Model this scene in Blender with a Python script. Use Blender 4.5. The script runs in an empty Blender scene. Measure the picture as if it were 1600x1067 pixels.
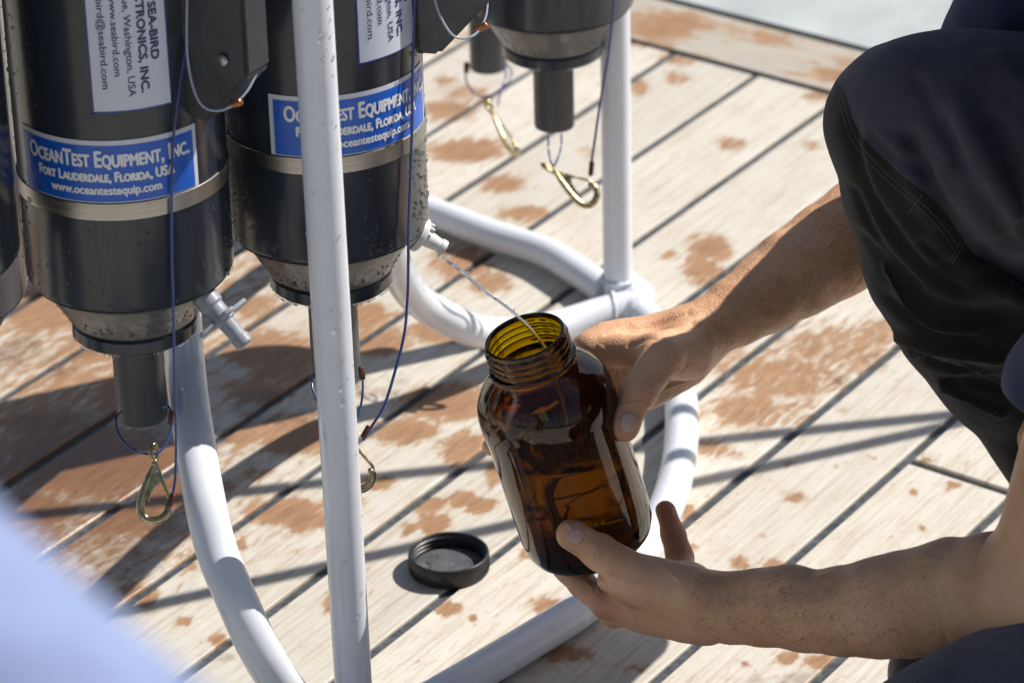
import bpy, bmesh, math, random
import numpy as np
from mathutils import Vector, Matrix, noise as mnoise
from mathutils.bvhtree import BVHTree

random.seed(7)
rng = np.random.default_rng(7)
scene = bpy.context.scene
COL = scene.collection

# ------------------------------------------------------------------ camera
FPX = 5788.6                                  # focal length in pixels of the 1600 px wide photo
PITCH, ROLL, CAMH = 0.4775035, -0.0264344, 1.6
Fw = np.array([0, math.cos(PITCH), -math.sin(PITCH)])
U0 = np.array([0, math.sin(PITCH), math.cos(PITCH)])
R0 = np.array([1.0, 0, 0])
Rv = R0 * math.cos(ROLL) + U0 * math.sin(ROLL)
Uv = -R0 * math.sin(ROLL) + U0 * math.cos(ROLL)
CAM = np.array([0, 0, CAMH])
cam_data = bpy.data.cameras.new('camera')
cam = bpy.data.objects.new('camera', cam_data)
COL.objects.link(cam)
cam.matrix_world = Matrix(((Rv[0], Uv[0], -Fw[0], 0), (Rv[1], Uv[1], -Fw[1], 0), (Rv[2], Uv[2], -Fw[2], CAMH), (0, 0, 0, 1)))
cam_data.sensor_width = 36
cam_data.lens = 36 * FPX / 1600
cam_data.clip_start = 0.05
cam_data.clip_end = 4000
cam_data.dof.use_dof = True
cam_data.dof.focus_distance = 2.73
cam_data.dof.aperture_fstop = 9.5
scene.camera = cam

# ------------------------------------------------------------------ sky and sun
SUN_EL, SUN_AZ = math.radians(48), math.radians(23.5)     # azimuth measured from +X towards +Y
SUN = Vector((math.cos(SUN_EL) * math.cos(SUN_AZ), math.cos(SUN_EL) * math.sin(SUN_AZ), math.sin(SUN_EL)))
world = bpy.data.worlds.new('World')
scene.world = world
world.use_nodes = True
wn = world.node_tree
bg = wn.nodes['Background']
sky = wn.nodes.new('ShaderNodeTexSky')
sky.sky_type = 'NISHITA'
sky.sun_disc = False
sky.sun_elevation = SUN_EL
sky.sun_rotation = math.pi / 2 - SUN_AZ
sky.air_density = 1.0
sky.dust_density = 1.2
wn.links.new(sky.outputs[0], bg.inputs[0])
bg.inputs[1].default_value = 0.066
ld = bpy.data.lights.new('sun', 'SUN')
ld.energy = 4.8
ld.angle = math.radians(0.53)
ld.color = (1.0, 0.95, 0.88)
sun = bpy.data.objects.new('sun', ld)
COL.objects.link(sun)
sun.location = (3, 2, 5)
sun.rotation_euler = SUN.to_track_quat('Z', 'Y').to_euler()
vs = scene.view_settings
vs.view_transform = 'Standard'
vs.look = 'None'
vs.exposure = 0.22
vs.gamma = 1.0
vs.use_curve_mapping = False
cy = scene.cycles
cy.max_bounces = 14
cy.transmission_bounces = 12
cy.glossy_bounces = 6
cy.transparent_max_bounces = 12
cy.sample_clamp_indirect = 6
cy.blur_glossy = 0.5
cy.use_denoising = True


# ------------------------------------------------------------------ helpers
def P(px, py, d):
    """world point seen at photo pixel (px, py), d metres along the view axis"""
    return CAM + d * (Fw + Rv * (px - 800) / FPX - Uv * (py - 533.5) / FPX)


def PZ(px, py, z=0.0):
    v = Fw + Rv * (px - 800) / FPX - Uv * (py - 533.5) / FPX
    return CAM + v * ((z - CAMH) / v[2])


def proj(p):
    q = np.atleast_2d(p) - CAM
    d = q @ Fw
    return np.stack([800 + FPX * (q @ Rv) / d, 533.5 - FPX * (q @ Uv) / d, d], 1)


def V(a):
    return Vector((float(a[0]), float(a[1]), float(a[2])))


def tag(o, label=None, cat=None, group=None, kind=None):
    if label: o['label'] = label
    if cat: o['category'] = cat
    if group: o['group'] = group
    if kind: o['kind'] = kind
    return o


def empty(name, loc=(0, 0, 0), rot=None):
    o = bpy.data.objects.new(name, None)
    COL.objects.link(o)
    o.location = V(loc)
    o.empty_display_size = 0.05
    if rot is not None: o.rotation_euler = rot
    return o


def link_mesh(name, me, mats=None, parent=None, smooth=True, mw=None):
    o = bpy.data.objects.new(name, me)
    COL.objects.link(o)
    if mats is not None and not me.materials:
        for m in (mats if isinstance(mats, (list, tuple)) else [mats]):
            me.materials.append(m)
    if smooth:
        me.polygons.foreach_set('use_smooth', [True] * len(me.polygons))
    if parent is not None: o.parent = parent
    if mw is not None: o.matrix_local = mw
    return o


def pyobj(name, verts, faces, mats=None, parent=None, smooth=True, mw=None):
    me = bpy.data.meshes.new(name)
    me.from_pydata([tuple(map(float, v)) for v in verts], [], faces)
    me.update()
    return link_mesh(name, me, mats, parent, smooth, mw)


def bmobj(name, bm, mats=None, parent=None, smooth=True, mw=None):
    me = bpy.data.meshes.new(name)
    bmesh.ops.recalc_face_normals(bm, faces=bm.faces)
    bm.to_mesh(me)
    bm.free()
    return link_mesh(name, me, mats, parent, smooth, mw)


def sharp(o, deg=35):
    """keep flat creases in a smooth shaded mesh"""
    me = o.data
    try:
        me.set_sharp_from_angle(angle=math.radians(deg))
    except Exception:
        pass
    return o


def lathe(prof, seg=64, closed=False):
    """verts, faces of a profile [(r, z)...] turned round z; closed joins last to first"""
    vs_, fs = [], []
    n = len(prof)
    for r, z in prof:
        for k in range(seg):
            a = 2 * math.pi * k / seg
            vs_.append((r * math.cos(a), r * math.sin(a), z))
    m = n if closed else n - 1
    for i in range(m):
        j = (i + 1) % n
        for k in range(seg):
            l = (k + 1) % seg
            fs.append((i * seg + k, i * seg + l, j * seg + l, j * seg + k))
    if not closed:
        if prof[0][0] > 1e-6: fs.append(tuple(range(seg - 1, -1, -1)))
        if prof[-1][0] > 1e-6: fs.append(tuple((n - 1) * seg + k for k in range(seg)))
    return vs_, fs


def lathe_obj(name, prof, mat, parent=None, seg=64, closed=False, mw=None, ang=35):
    v, f = lathe(prof, seg, closed)
    o = pyobj(name, v, f, mat, parent, True, mw)
    bm = bmesh.new(); bm.from_mesh(o.data)
    bmesh.ops.remove_doubles(bm, verts=bm.verts, dist=1e-6)
    bmesh.ops.recalc_face_normals(bm, faces=bm.faces)
    bm.to_mesh(o.data); bm.free()
    return sharp(o, ang)


def spline(pts, per=8):
    """Catmull-Rom through n-dimensional points"""
    p = [np.array(q, float) for q in pts]
    p = [2 * p[0] - p[1]] + p + [2 * p[-1] - p[-2]]
    out = []
    for i in range(1, len(p) - 2):
        for s in range(per):
            t = s / per
            out.append(0.5 * ((2 * p[i]) + (-p[i - 1] + p[i + 1]) * t + (2 * p[i - 1] - 5 * p[i] + 4 * p[i + 1] - p[i + 2]) * t * t
                              + (-p[i - 1] + 3 * p[i] - 3 * p[i + 1] + p[i + 2]) * t ** 3))
    out.append(p[-2])
    return np.array(out)


def tube_geo(path, rad, seg=12, flat=1.0, up=None, closed=False, twist=None):
    path = np.array(path, float)
    n = len(path)
    rad = np.full(n, rad) if np.isscalar(rad) else np.array(rad, float)
    if closed:
        T = np.roll(path, -1, 0) - np.roll(path, 1, 0)
    else:
        T = np.gradient(path, axis=0)
    T /= np.linalg.norm(T, axis=1)[:, None] + 1e-12
    a = np.array(up if up is not None else (0, 0, 1.0), float)
    if up is None and abs(T[0] @ a) > 0.9: a = np.array([1.0, 0, 0])
    N = a - T[0] * (a @ T[0]); N /= np.linalg.norm(N)
    vs_, fs = [], []
    for i in range(n):
        N = N - T[i] * (N @ T[i]); N /= np.linalg.norm(N)
        B = np.cross(T[i], N)
        for k in range(seg):
            an = 2 * math.pi * k / seg + (twist[i] if twist is not None else 0)
            vs_.append(path[i] + rad[i] * (math.cos(an) * B + flat * math.sin(an) * N))
    for i in range(n if closed else n - 1):
        j = (i + 1) % n
        for k in range(seg):
            l = (k + 1) % seg
            fs.append((i * seg + k, i * seg + l, j * seg + l, j * seg + k))
    if not closed:
        fs.append(tuple(range(seg - 1, -1, -1)))
        fs.append(tuple((n - 1) * seg + k for k in range(seg)))
    return vs_, fs


def tube_obj(name, path, rad, mat, parent=None, seg=12, **kw):
    v, f = tube_geo(path, rad, seg, **kw)
    o = pyobj(name, v, f, mat, parent)
    return sharp(o, 60)


class Join:
    def __init__(s): s.v, s.f = [], []
    def add(s, v, f, M=None):
        b = len(s.v)
        if M is not None: v = [M @ Vector(tuple(map(float, q))) for q in v]
        s.v += [tuple(map(float, q)) for q in v]
        s.f += [tuple(i + b for i in q) for q in f]
        return s
    def obj(s, name, mat, parent=None, smooth=True):
        return sharp(pyobj(name, s.v, s.f, mat, parent, smooth), 40)


def box_bm(lo, hi, bev=0.0, seg=2):
    bm = bmesh.new()
    bmesh.ops.create_cube(bm, size=1)
    for v in bm.verts:
        for i in range(3):
            v.co[i] = (lo[i] + hi[i]) / 2 + v.co[i] * (hi[i] - lo[i])
    if bev:
        bmesh.ops.bevel(bm, geom=bm.edges[:], offset=bev, segments=seg, affect='EDGES', profile=0.5)
    return bm


def hashn(i, j, k, s):
    n = (i * 73856093) ^ (j * 19349663) ^ (k * 83492791) ^ (s * 2654435761)
    n = (n ^ (n >> 13)) * 1274126177 & 0x7fffffff
    return (n & 0xffff) / 65535.0


def vnoise(p, s=0):
    """vectorised value noise, 0..1"""
    p = np.asarray(p, float)
    f = np.floor(p).astype(np.int64)
    t = p - f; t = t * t * (3 - 2 * t)
    r = 0
    for dx in (0, 1):
        for dy in (0, 1):
            for dz in (0, 1):
                w = (t[:, 0] if dx else 1 - t[:, 0]) * (t[:, 1] if dy else 1 - t[:, 1]) * (t[:, 2] if dz else 1 - t[:, 2])
                r = r + w * hashn(f[:, 0] + dx, f[:, 1] + dy, f[:, 2] + dz, s)
    return r


# ------------------------------------------------------------------ materials
def mat(name, color=(0.5, 0.5, 0.5), rough=0.5, metal=0.0, **kw):
    m = bpy.data.materials.new(name)
    m.use_nodes = True
    b = m.node_tree.nodes['Principled BSDF']
    b.inputs['Base Color'].default_value = (*color, 1)
    b.inputs['Roughness'].default_value = rough
    b.inputs['Metallic'].default_value = metal
    for k, v in kw.items():
        b.inputs[k.replace('_', ' ')].default_value = v
    return m


class NT:
    def __init__(s, m):
        s.t = m.node_tree; s.b = s.t.nodes['Principled BSDF']
    def n(s, typ, **kw):
        x = s.t.nodes.new(typ)
        for k, v in kw.items():
            if hasattr(x, k): setattr(x, k, v)
            else: x.inputs[k].default_value = v
        return x
    def l(s, a, b): s.t.links.new(a, b)
    def noise(s, vec, scale, detail=4, rough=0.55, dist=0.0):
        x = s.n('ShaderNodeTexNoise'); x.inputs['Scale'].default_value = scale
        x.inputs['Detail'].default_value = detail; x.inputs['Roughness'].default_value = rough
        x.inputs['Distortion'].default_value = dist
        if vec is not None: s.l(vec, x.inputs['Vector'])
        return x.outputs['Fac']
    def mapping(s, vec, scale=(1, 1, 1), loc=(0, 0, 0), rot=(0, 0, 0)):
        x = s.n('ShaderNodeMapping'); x.inputs['Scale'].default_value = scale
        x.inputs['Location'].default_value = loc; x.inputs['Rotation'].default_value = rot
        s.l(vec, x.inputs['Vector']); return x.outputs[0]
    def ramp(s, fac, stops):
        x = s.n('ShaderNodeValToRGB'); e = x.color_ramp.elements
        while len(e) < len(stops): e.new(0.5)
        for i, (p, c) in enumerate(stops):
            e[i].position = p
            e[i].color = (*c, 1) if not np.isscalar(c) else (c, c, c, 1)
        s.l(fac, x.inputs[0]); return x.outputs[0]
    def math(s, op, a, b=None, c=None, clamp=False):
        x = s.n('ShaderNodeMath'); x.operation = op; x.use_clamp = clamp
        for i, v in enumerate((a, b, c)):
            if v is None: continue
            if hasattr(v, 'links'): s.l(v, x.inputs[i])
            else: x.inputs[i].default_value = v
        return x.outputs[0]
    def mix(s, fac, a, b, blend='MIX'):
        x = s.n('ShaderNodeMix'); x.data_type = 'RGBA'; x.blend_type = blend
        for sock, v in ((x.inputs[0], fac), (x.inputs[6], a), (x.inputs[7], b)):
            if hasattr(v, 'links'): s.l(v, sock)
            elif np.isscalar(v): sock.default_value = v
            else: sock.default_value = (*v, 1)
        return x.outputs[2]
    def bump(s, h, strength=0.3, dist=0.001, prev=None):
        x = s.n('ShaderNodeBump'); x.inputs['Strength'].default_value = strength
        x.inputs['Distance'].default_value = dist
        s.l(h, x.inputs['Height'])
        if prev is not None: s.l(prev, x.inputs['Normal'])
        return x.outputs[0]
    def obj(s): return s.n('ShaderNodeTexCoord').outputs['Object']
    def geo(s): return s.n('ShaderNodeNewGeometry').outputs['Position']


def teak(name, tint=1.0, brown=0.0):
    m = mat(name, rough=0.6)
    N = NT(m)
    o = N.obj()
    rnd = N.n('ShaderNodeObjectInfo').outputs['Random']
    comb = N.n('ShaderNodeCombineXYZ'); N.l(N.math('MULTIPLY', rnd, 13.0), comb.inputs[0]); N.l(N.math('MULTIPLY', rnd, 7.0), comb.inputs[1])
    add = N.n('ShaderNodeVectorMath'); add.operation = 'ADD'; N.l(o, add.inputs[0]); N.l(comb.outputs[0], add.inputs[1])
    v = add.outputs[0]
    grain = N.noise(N.mapping(v, (9, 210, 9)), 1.0, 5, 0.6, 0.3)
    fine = N.noise(N.mapping(v, (35, 900, 35)), 1.0, 3, 0.6)
    blotch = N.noise(v, 18, 5, 0.6)
    speck = N.noise(v, 160, 4, 0.7)
    base = N.ramp(grain, [(0.25, (0.47 * tint, 0.405 * tint, 0.32 * tint)), (0.5, (0.635 * tint, 0.595 * tint, 0.52 * tint)), (0.75, (0.70 * tint, 0.67 * tint, 0.605 * tint))])
    # plank to plank tone
    tone = N.math('MULTIPLY_ADD', rnd, 0.16, 0.90)
    base = N.mix(1.0, base, tone, 'MULTIPLY')
    base = N.mix(N.math('MULTIPLY', N.ramp(blotch, [(0.45, 0.0), (0.75, 1.0)]), 0.35), base, (0.50, 0.39, 0.27))
    base = N.mix(N.math('MULTIPLY', N.ramp(speck, [(0.58, 0.0), (0.72, 1.0)]), 0.35), base, (0.36, 0.27, 0.19))
    # worn brown patches of old oil
    att = N.n('ShaderNodeAttribute'); att.attribute_name = 'wear'
    nz1 = N.noise(N.mapping(v, (.62, 2.0, 1)), 60, 7, 0.70, 0.5)
    nz2 = N.noise(N.mapping(v, (30, 240, 30)), 1.0, 4, 0.6)
    f = N.math('ADD', att.outputs['Fac'], N.math('MULTIPLY_ADD', nz1, 1.5, -0.75))
    f = N.math('ADD', f, N.math('MULTIPLY_ADD', nz2, 0.55, -0.275))
    f = N.math('ADD', f, brown)
    f = N.math('ADD', f, N.math('MULTIPLY_ADD', rnd, 0.14, -0.07))
    halo = N.ramp(f, [(0.16, 0.0), (0.36, 1.0)])
    base = N.mix(N.math('MULTIPLY', halo, 0.42), base, (0.44, 0.34, 0.235))
    fleck = N.noise(N.mapping(v, (55, 170, 55)), 1.0, 4, 0.65)
    fl = N.math('MULTIPLY', N.ramp(fleck, [(0.60, 0.0), (0.66, 1.0)]), N.ramp(blotch, [(0.42, 0.0), (0.58, 1.0)]))
    base = N.mix(N.math('MULTIPLY', fl, 0.7), base, (0.40, 0.24, 0.13))
    mask = N.ramp(f, [(0.36, 0.0), (0.43, 0.45), (0.54, 1.0)])
    bc = N.ramp(nz2, [(0.25, (0.19, 0.092, 0.042)), (0.5, (0.35, 0.185, 0.085)), (0.75, (0.50, 0.31, 0.165))])
    inner = N.ramp(f, [(0.5, 0.0), (1.15, 1.0)])
    bc = N.mix(N.math('MULTIPLY', inner, 0.45), bc, (0.27, 0.13, 0.065))
    col = N.mix(N.math('MULTIPLY', mask, 0.93), base, bc)
    # damp left part
    wet = N.n('ShaderNodeAttribute'); wet.attribute_name = 'wet'
    wf = N.ramp(N.math('ADD', wet.outputs['Fac'], N.math('MULTIPLY_ADD', blotch, 0.9, -0.45)), [(0.45, 0.0), (0.6, 1.0)])
    col = N.mix(N.math('MULTIPLY', wf, 0.75), col, N.mix(1.0, col, (0.52, 0.43, 0.36), 'MULTIPLY'))
    N.l(col, N.b.inputs['Base Color'])
    N.l(N.math('MULTIPLY_ADD', wf, -0.36, 0.62), N.b.inputs['Roughness'])
    h = N.math('ADD', N.math('MULTIPLY', grain, 0.6), N.math('MULTIPLY', fine, 0.5))
    h = N.math('ADD', h, N.math('MULTIPLY', mask, -0.25))
    N.l(N.bump(h, 0.55, 0.0009), N.b.inputs['Normal'])
    return m


M = {}
M['teak'] = teak('weathered_teak')
M['margin'] = teak('brown_margin_teak', 0.72, 0.0)


def caulk_mat():
    m = mat('black_caulk', (0.03, 0.036, 0.042), 0.55)
    N = NT(m); g = N.geo()
    N.l(N.ramp(N.noise(g, 120, 4), [(0.35, (0.028, 0.034, 0.040)), (0.7, (0.10, 0.112, 0.12))]), N.b.inputs['Base Color'])
    N.l(N.bump(N.noise(g, 300, 3), 0.5, 0.001), N.b.inputs['Normal'])
    return m


M['caulk'] = caulk_mat()


def paint_mat(name, c, rough=0.4, var=0.06, scale=30, spec=0.5):
    m = mat(name, c, rough)
    N = NT(m); g = N.geo()
    lo = tuple(x * (1 - var) for x in c); hi = tuple(min(1, x * (1 + var * 0.4)) for x in c)
    N.l(N.ramp(N.noise(g, scale, 5, 0.6), [(0.3, lo), (0.7, hi)]), N.b.inputs['Base Color'])
    N.l(N.ramp(N.noise(g, scale * 2.3, 4), [(0.3, max(0.03, rough - 0.1)), (0.7, rough + 0.12)]), N.b.inputs['Roughness'])
    N.l(N.bump(N.noise(g, 420, 2), 0.08, 0.0004), N.b.inputs['Normal'])
    return m


M['waterway'] = paint_mat('pale_grey_deck_paint', (0.50, 0.53, 0.53), 0.45, 0.22, 7)
M['white'] = paint_mat('white_powder_coat', (0.76, 0.79, 0.85), 0.20, 0.03, 25)
M['valve_white'] = paint_mat('white_nylon', (0.74, 0.74, 0.72), 0.35, 0.06, 90)
M['valve_grey'] = paint_mat('grey_nylon', (0.31, 0.33, 0.38), 0.4, 0.1, 90)


def pvc_mat():
    m = mat('dark_grey_pvc', (0.06, 0.062, 0.066), 0.3)
    N = NT(m); o = N.obj()
    streak = N.noise(N.mapping(o, (45, 45, 1.5)), 1.0, 4, 0.6)
    grime = N.noise(o, 25, 5, 0.65)
    c = N.ramp(streak, [(0.3, (0.019, 0.026, 0.040)), (0.7, (0.033, 0.041, 0.057))])
    c = N.mix(N.math('MULTIPLY', N.ramp(grime, [(0.5, 0.0), (0.8, 1.0)]), 0.10), c, (0.10, 0.10, 0.10))
    N.l(c, N.b.inputs['Base Color'])
    N.l(N.ramp(grime, [(0.3, 0.17), (0.7, 0.25)]), N.b.inputs['Roughness'])
    N.l(N.bump(N.noise(N.mapping(o, (120, 120, 6)), 1.0, 3), 0.06, 0.0006), N.b.inputs['Normal'])
    return m


M['pvc'] = pvc_mat()
M['pvc_light'] = paint_mat('wet_grey_pvc', (0.085, 0.084, 0.082), 0.28, 0.15, 60)
M['pvc_pipe'] = paint_mat('matt_grey_pipe', (0.055, 0.058, 0.066), 0.42, 0.1, 40)
M['plate'] = paint_mat('grey_machined_plastic', (0.062, 0.065, 0.073), 0.32, 0.15, 40)


def steel_mat():
    m = mat('brushed_steel', (0.40, 0.385, 0.365), 0.34, 1.0)
    N = NT(m); o = N.obj()
    b = N.noise(N.mapping(o, (6, 6, 900)), 1.0, 3, 0.5)
    N.l(N.ramp(b, [(0.3, 0.26), (0.7, 0.46)]), N.b.inputs['Roughness'])
    N.l(N.bump(b, 0.1, 0.0003), N.b.inputs['Normal'])
    return m


M['steel'] = steel_mat()
M['brass'] = mat('yellow_brass', (0.62, 0.48, 0.22), 0.26, 1.0)
_N = NT(M['brass']); _g = _N.geo()
_N.l(_N.ramp(_N.noise(_g, 160, 4), [(0.3, (0.30, 0.235, 0.12)), (0.65, (0.56, 0.47, 0.27))]), _N.b.inputs['Base Color'])
_N.l(_N.ramp(_N.noise(_g, 220, 3), [(0.3, 0.16), (0.7, 0.42)]), _N.b.inputs['Roughness'])
M['copper'] = mat('copper_crimp', (0.42, 0.18, 0.09), 0.35, 0.9)
M['rust_crimp'] = mat('dark_red_crimp', (0.11, 0.04, 0.025), 0.45, 0.4)
M['line'] = mat('blue_nylon_line', (0.03, 0.065, 0.22), 0.15, 0.0)
M['clear_line'] = mat('clear_nylon_line', (0.42, 0.46, 0.55), 0.15)
M['label_blue'] = paint_mat('blue_label_vinyl', (0.012, 0.125, 0.62), 0.3, 0.1, 20)
M['label_white'] = paint_mat('white_label_vinyl', (0.70, 0.74, 0.84), 0.32, 0.04, 20)
M['ink_white'] = mat('white_print', (0.85, 0.86, 0.88), 0.35)
M['ink_blue'] = mat('dark_blue_print', (0.035, 0.05, 0.17), 0.4)
M['edge_blue'] = mat('blue_print_border', (0.01, 0.06, 0.36), 0.35)
M['drop'] = mat('water_droplet', (1, 1, 1), 0.0, Transmission_Weight=1.0, IOR=1.33)
M['lid'] = paint_mat('black_bakelite', (0.022, 0.021, 0.021), 0.35, 0.2, 80)
M['liner'] = paint_mat('grey_lid_liner', (0.12, 0.125, 0.135), 0.22, 0.25, 70)


def glass_mat():
    m = mat('amber_glass', (0.60, 0.375, 0.05), 0.0, Transmission_Weight=1.0, IOR=1.5)
    N = NT(m); o = N.obj()
    N.l(N.bump(N.noise(N.mapping(o, (30, 30, 12)), 1.0, 3, 0.5, 0.6), 0.07, 0.004), N.b.inputs['Normal'])
    return m


M['glass'] = glass_mat()
M['glass'].node_tree.nodes['Principled BSDF'].inputs['Base Color'].default_value = (1, 0.80, 0.5, 1)
_N = NT(M['glass']); _v = _N.n('ShaderNodeVolumeAbsorption')
_v.inputs['Color'].default_value = (0.862, 0.822, 0, 1); _v.inputs['Density'].default_value = 1700
_N.l(_v.outputs[0], _N.t.nodes['Material Output'].inputs['Volume'])
M['water'] = mat('sample_water', (1, 1, 1), 0.0, Transmission_Weight=1.0, IOR=1.33)


def skin_mat(name, c1, c2, c3):
    m = mat(name, c2, 0.5, Subsurface_Weight=0.12, Subsurface_Scale=0.006)
    m.node_tree.nodes['Principled BSDF'].inputs['Subsurface Radius'].default_value = (1.0, 0.35, 0.2)
    N = NT(m); o = N.geo()
    big = N.noise(o, 22, 4, 0.6)
    mid = N.noise(o, 130, 4, 0.65)
    att = N.n('ShaderNodeAttribute'); att.attribute_name = 'ruddy'
    c = N.ramp(big, [(0.3, c1), (0.5, c2), (0.7, c3)])
    c = N.mix(N.math('MULTIPLY', N.ramp(mid, [(0.4, 0.0), (0.7, 1.0)]), 0.12), c, tuple(x * 0.62 for x in c2))
    c = N.mix(N.math('MULTIPLY', att.outputs['Fac'], 0.55, clamp=True), c, (0.40, 0.13, 0.095))
    mole = N.noise(o, 75, 1, 0.3)
    c = N.mix(N.ramp(mole, [(0.90, 0.0), (0.92, 0.5)]), c, (0.10, 0.045, 0.025))
    N.l(c, N.b.inputs['Base Color'])
    vor = N.n('ShaderNodeTexVoronoi'); vor.inputs['Scale'].default_value = 900; N.l(o, vor.inputs['Vector'])
    vor2 = N.n('ShaderNodeTexVoronoi'); vor2.feature = 'DISTANCE_TO_EDGE'; vor2.inputs['Scale'].default_value = 330; N.l(N.mapping(o, (1, 1.6, .8)), vor2.inputs['Vector'])
    h = N.math('ADD', N.math('MULTIPLY', vor.outputs['Distance'], 0.5), N.noise(o, 420, 4, 0.6))
    h = N.math('ADD', h, N.math('MULTIPLY', vor2.outputs['Distance'], 1.1))
    b0 = N.bump(N.noise(o, 55, 3, 0.45, 0.6), 0.30, 0.004)
    N.l(N.bump(h, 0.55, 0.0009, b0), N.b.inputs['Normal'])
    N.l(N.ramp(mid, [(0.3, 0.38), (0.7, 0.56)]), N.b.inputs['Roughness'])
    return m


M['skin'] = skin_mat('tanned_skin', (0.64, 0.335, 0.18), (0.74, 0.415, 0.235), (0.82, 0.48, 0.285))
M['nail'] = mat('fingernail', (0.60, 0.38, 0.32), 0.2, Subsurface_Weight=0.1, Subsurface_Scale=0.003)
M['hair'] = mat('brown_body_hair', (0.22, 0.125, 0.06), 0.28)
M['scalp'] = mat('dark_brown_hair', (0.035, 0.022, 0.015), 0.5)


def cloth_mat(name, c, scale=1500, rough=0.85, sheen=0.25, speck=0.0):
    m = mat(name, c, 0.95, Sheen_Weight=sheen, Specular_IOR_Level=0.15)
    N = NT(m); g = N.geo()
    w1 = N.n('ShaderNodeTexWave'); w1.inputs['Scale'].default_value = scale / 2.6; w1.inputs['Distortion'].default_value = 2.5; w1.inputs['Detail'].default_value = 3
    N.l(N.mapping(g, (1, 1, 1), rot=(0.4, 0.7, 0.8)), w1.inputs['Vector'])
    nz = N.noise(g, 40, 5, 0.6)
    fz = N.noise(g, 1400, 2, 0.6)
    c0 = tuple(x * 0.8 for x in c); c1 = tuple(x * 1.18 for x in c)
    col = N.ramp(nz, [(0.3, c0), (0.7, c1)])
    col = N.mix(N.math('MULTIPLY', w1.outputs['Fac'], 0.10), col, tuple(x * 1.6 for x in c))
    if speck:
        col = N.mix(N.ramp(N.noise(g, 700, 1), [(0.80, 0.0), (0.83, speck)]), col, (0.4, 0.4, 0.4))
    N.l(col, N.b.inputs['Base Color'])
    h = N.math('ADD', w1.outputs['Fac'], fz)
    b1 = N.bump(h, 0.35, 0.0004)
    N.l(N.bump(N.noise(g, 18, 4, 0.5, 0.6), 0.5, 0.006, b1), N.b.inputs['Normal'])
    return m


M['navy'] = cloth_mat('navy_trouser_cloth', (0.048, 0.046, 0.073))
M['pants'] = cloth_mat('navy_and_black_trouser_cloth', (0.084, 0.075, 0.094))
_N = NT(M['pants']); _b = _N.b.inputs['Base Color']; _src = _b.links[0].from_socket
_a = _N.n('ShaderNodeAttribute'); _a.attribute_name = 'panel'
_k = _N.n('ShaderNodeMapRange'); _k.inputs['From Min'].default_value = -.6; _k.inputs['From Max'].default_value = .6
_N.l(_a.outputs['Fac'], _k.inputs['Value'])
_N.l(_N.mix(_k.outputs[0], _src, _N.mix(1.0, _src, (0.31, 0.32, 0.21), 'MULTIPLY')), _b)
M['shirt'] = cloth_mat('dark_navy_jersey', (0.026, 0.036, 0.088), 900)
M['pale'] = cloth_mat('pale_blue_shirt_cloth', (0.23, 0.285, 0.465), 900, 0.8, 0.1)
M['stitch'] = mat('grey_thread', (0.22, 0.21, 0.22), 0.8)
M['shoe'] = paint_mat('dark_shoe_leather', (0.03, 0.028, 0.027), 0.5, 0.2, 40)
M['sole'] = mat('pale_rubber_sole', (0.35, 0.34, 0.32), 0.7)
M['greypants'] = cloth_mat('grey_trouser_cloth', (0.12, 0.12, 0.13))


def sea_mat():
    m = mat('sea_water', (0.012, 0.045, 0.07), 0.12)
    N = NT(m); g = N.geo()
    N.l(N.bump(N.noise(g, 0.6, 8, 0.6), 0.8, 0.5), N.b.inputs['Normal'])
    return m


M['sea'] = sea_mat()

# ------------------------------------------------------------------ sea and deck
S_ = 2500.0
tag(pyobj('sea', [(-S_, -S_, -3), (S_, -S_, -3), (S_, S_, -3), (-S_, S_, -3)], [(0, 1, 2, 3)], M['sea'], smooth=False), kind='structure')

ANG = 0.97177376
DV = np.array([math.cos(ANG), math.sin(ANG)])        # along the planks
NV = np.array([-math.sin(ANG), math.cos(ANG)])       # across them
SEAM0, PITCHW, CAULK = 2.08278, 0.108926, 0.0098
mi0, mi1 = PZ(1000, 67)[:2], PZ(1315, 150)[:2]       # inner edge of the margin board
mo0 = PZ(1200, 41)[:2]
MD = (mi1 - mi0) / np.linalg.norm(mi1 - mi0)
MN = np.array([-MD[1], MD[0]])
MWID = float((mo0 - mi0) @ MN)


def margin_t(n, off=0.0):
    """distance along the plank direction where the line n=const meets the margin (moved by off)"""
    base = mi0 + MN * off
    A = np.array([[DV[0], -MD[0]], [DV[1], -MD[1]]])
    t, _ = np.linalg.solve(A, base - NV * n)
    return t


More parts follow.
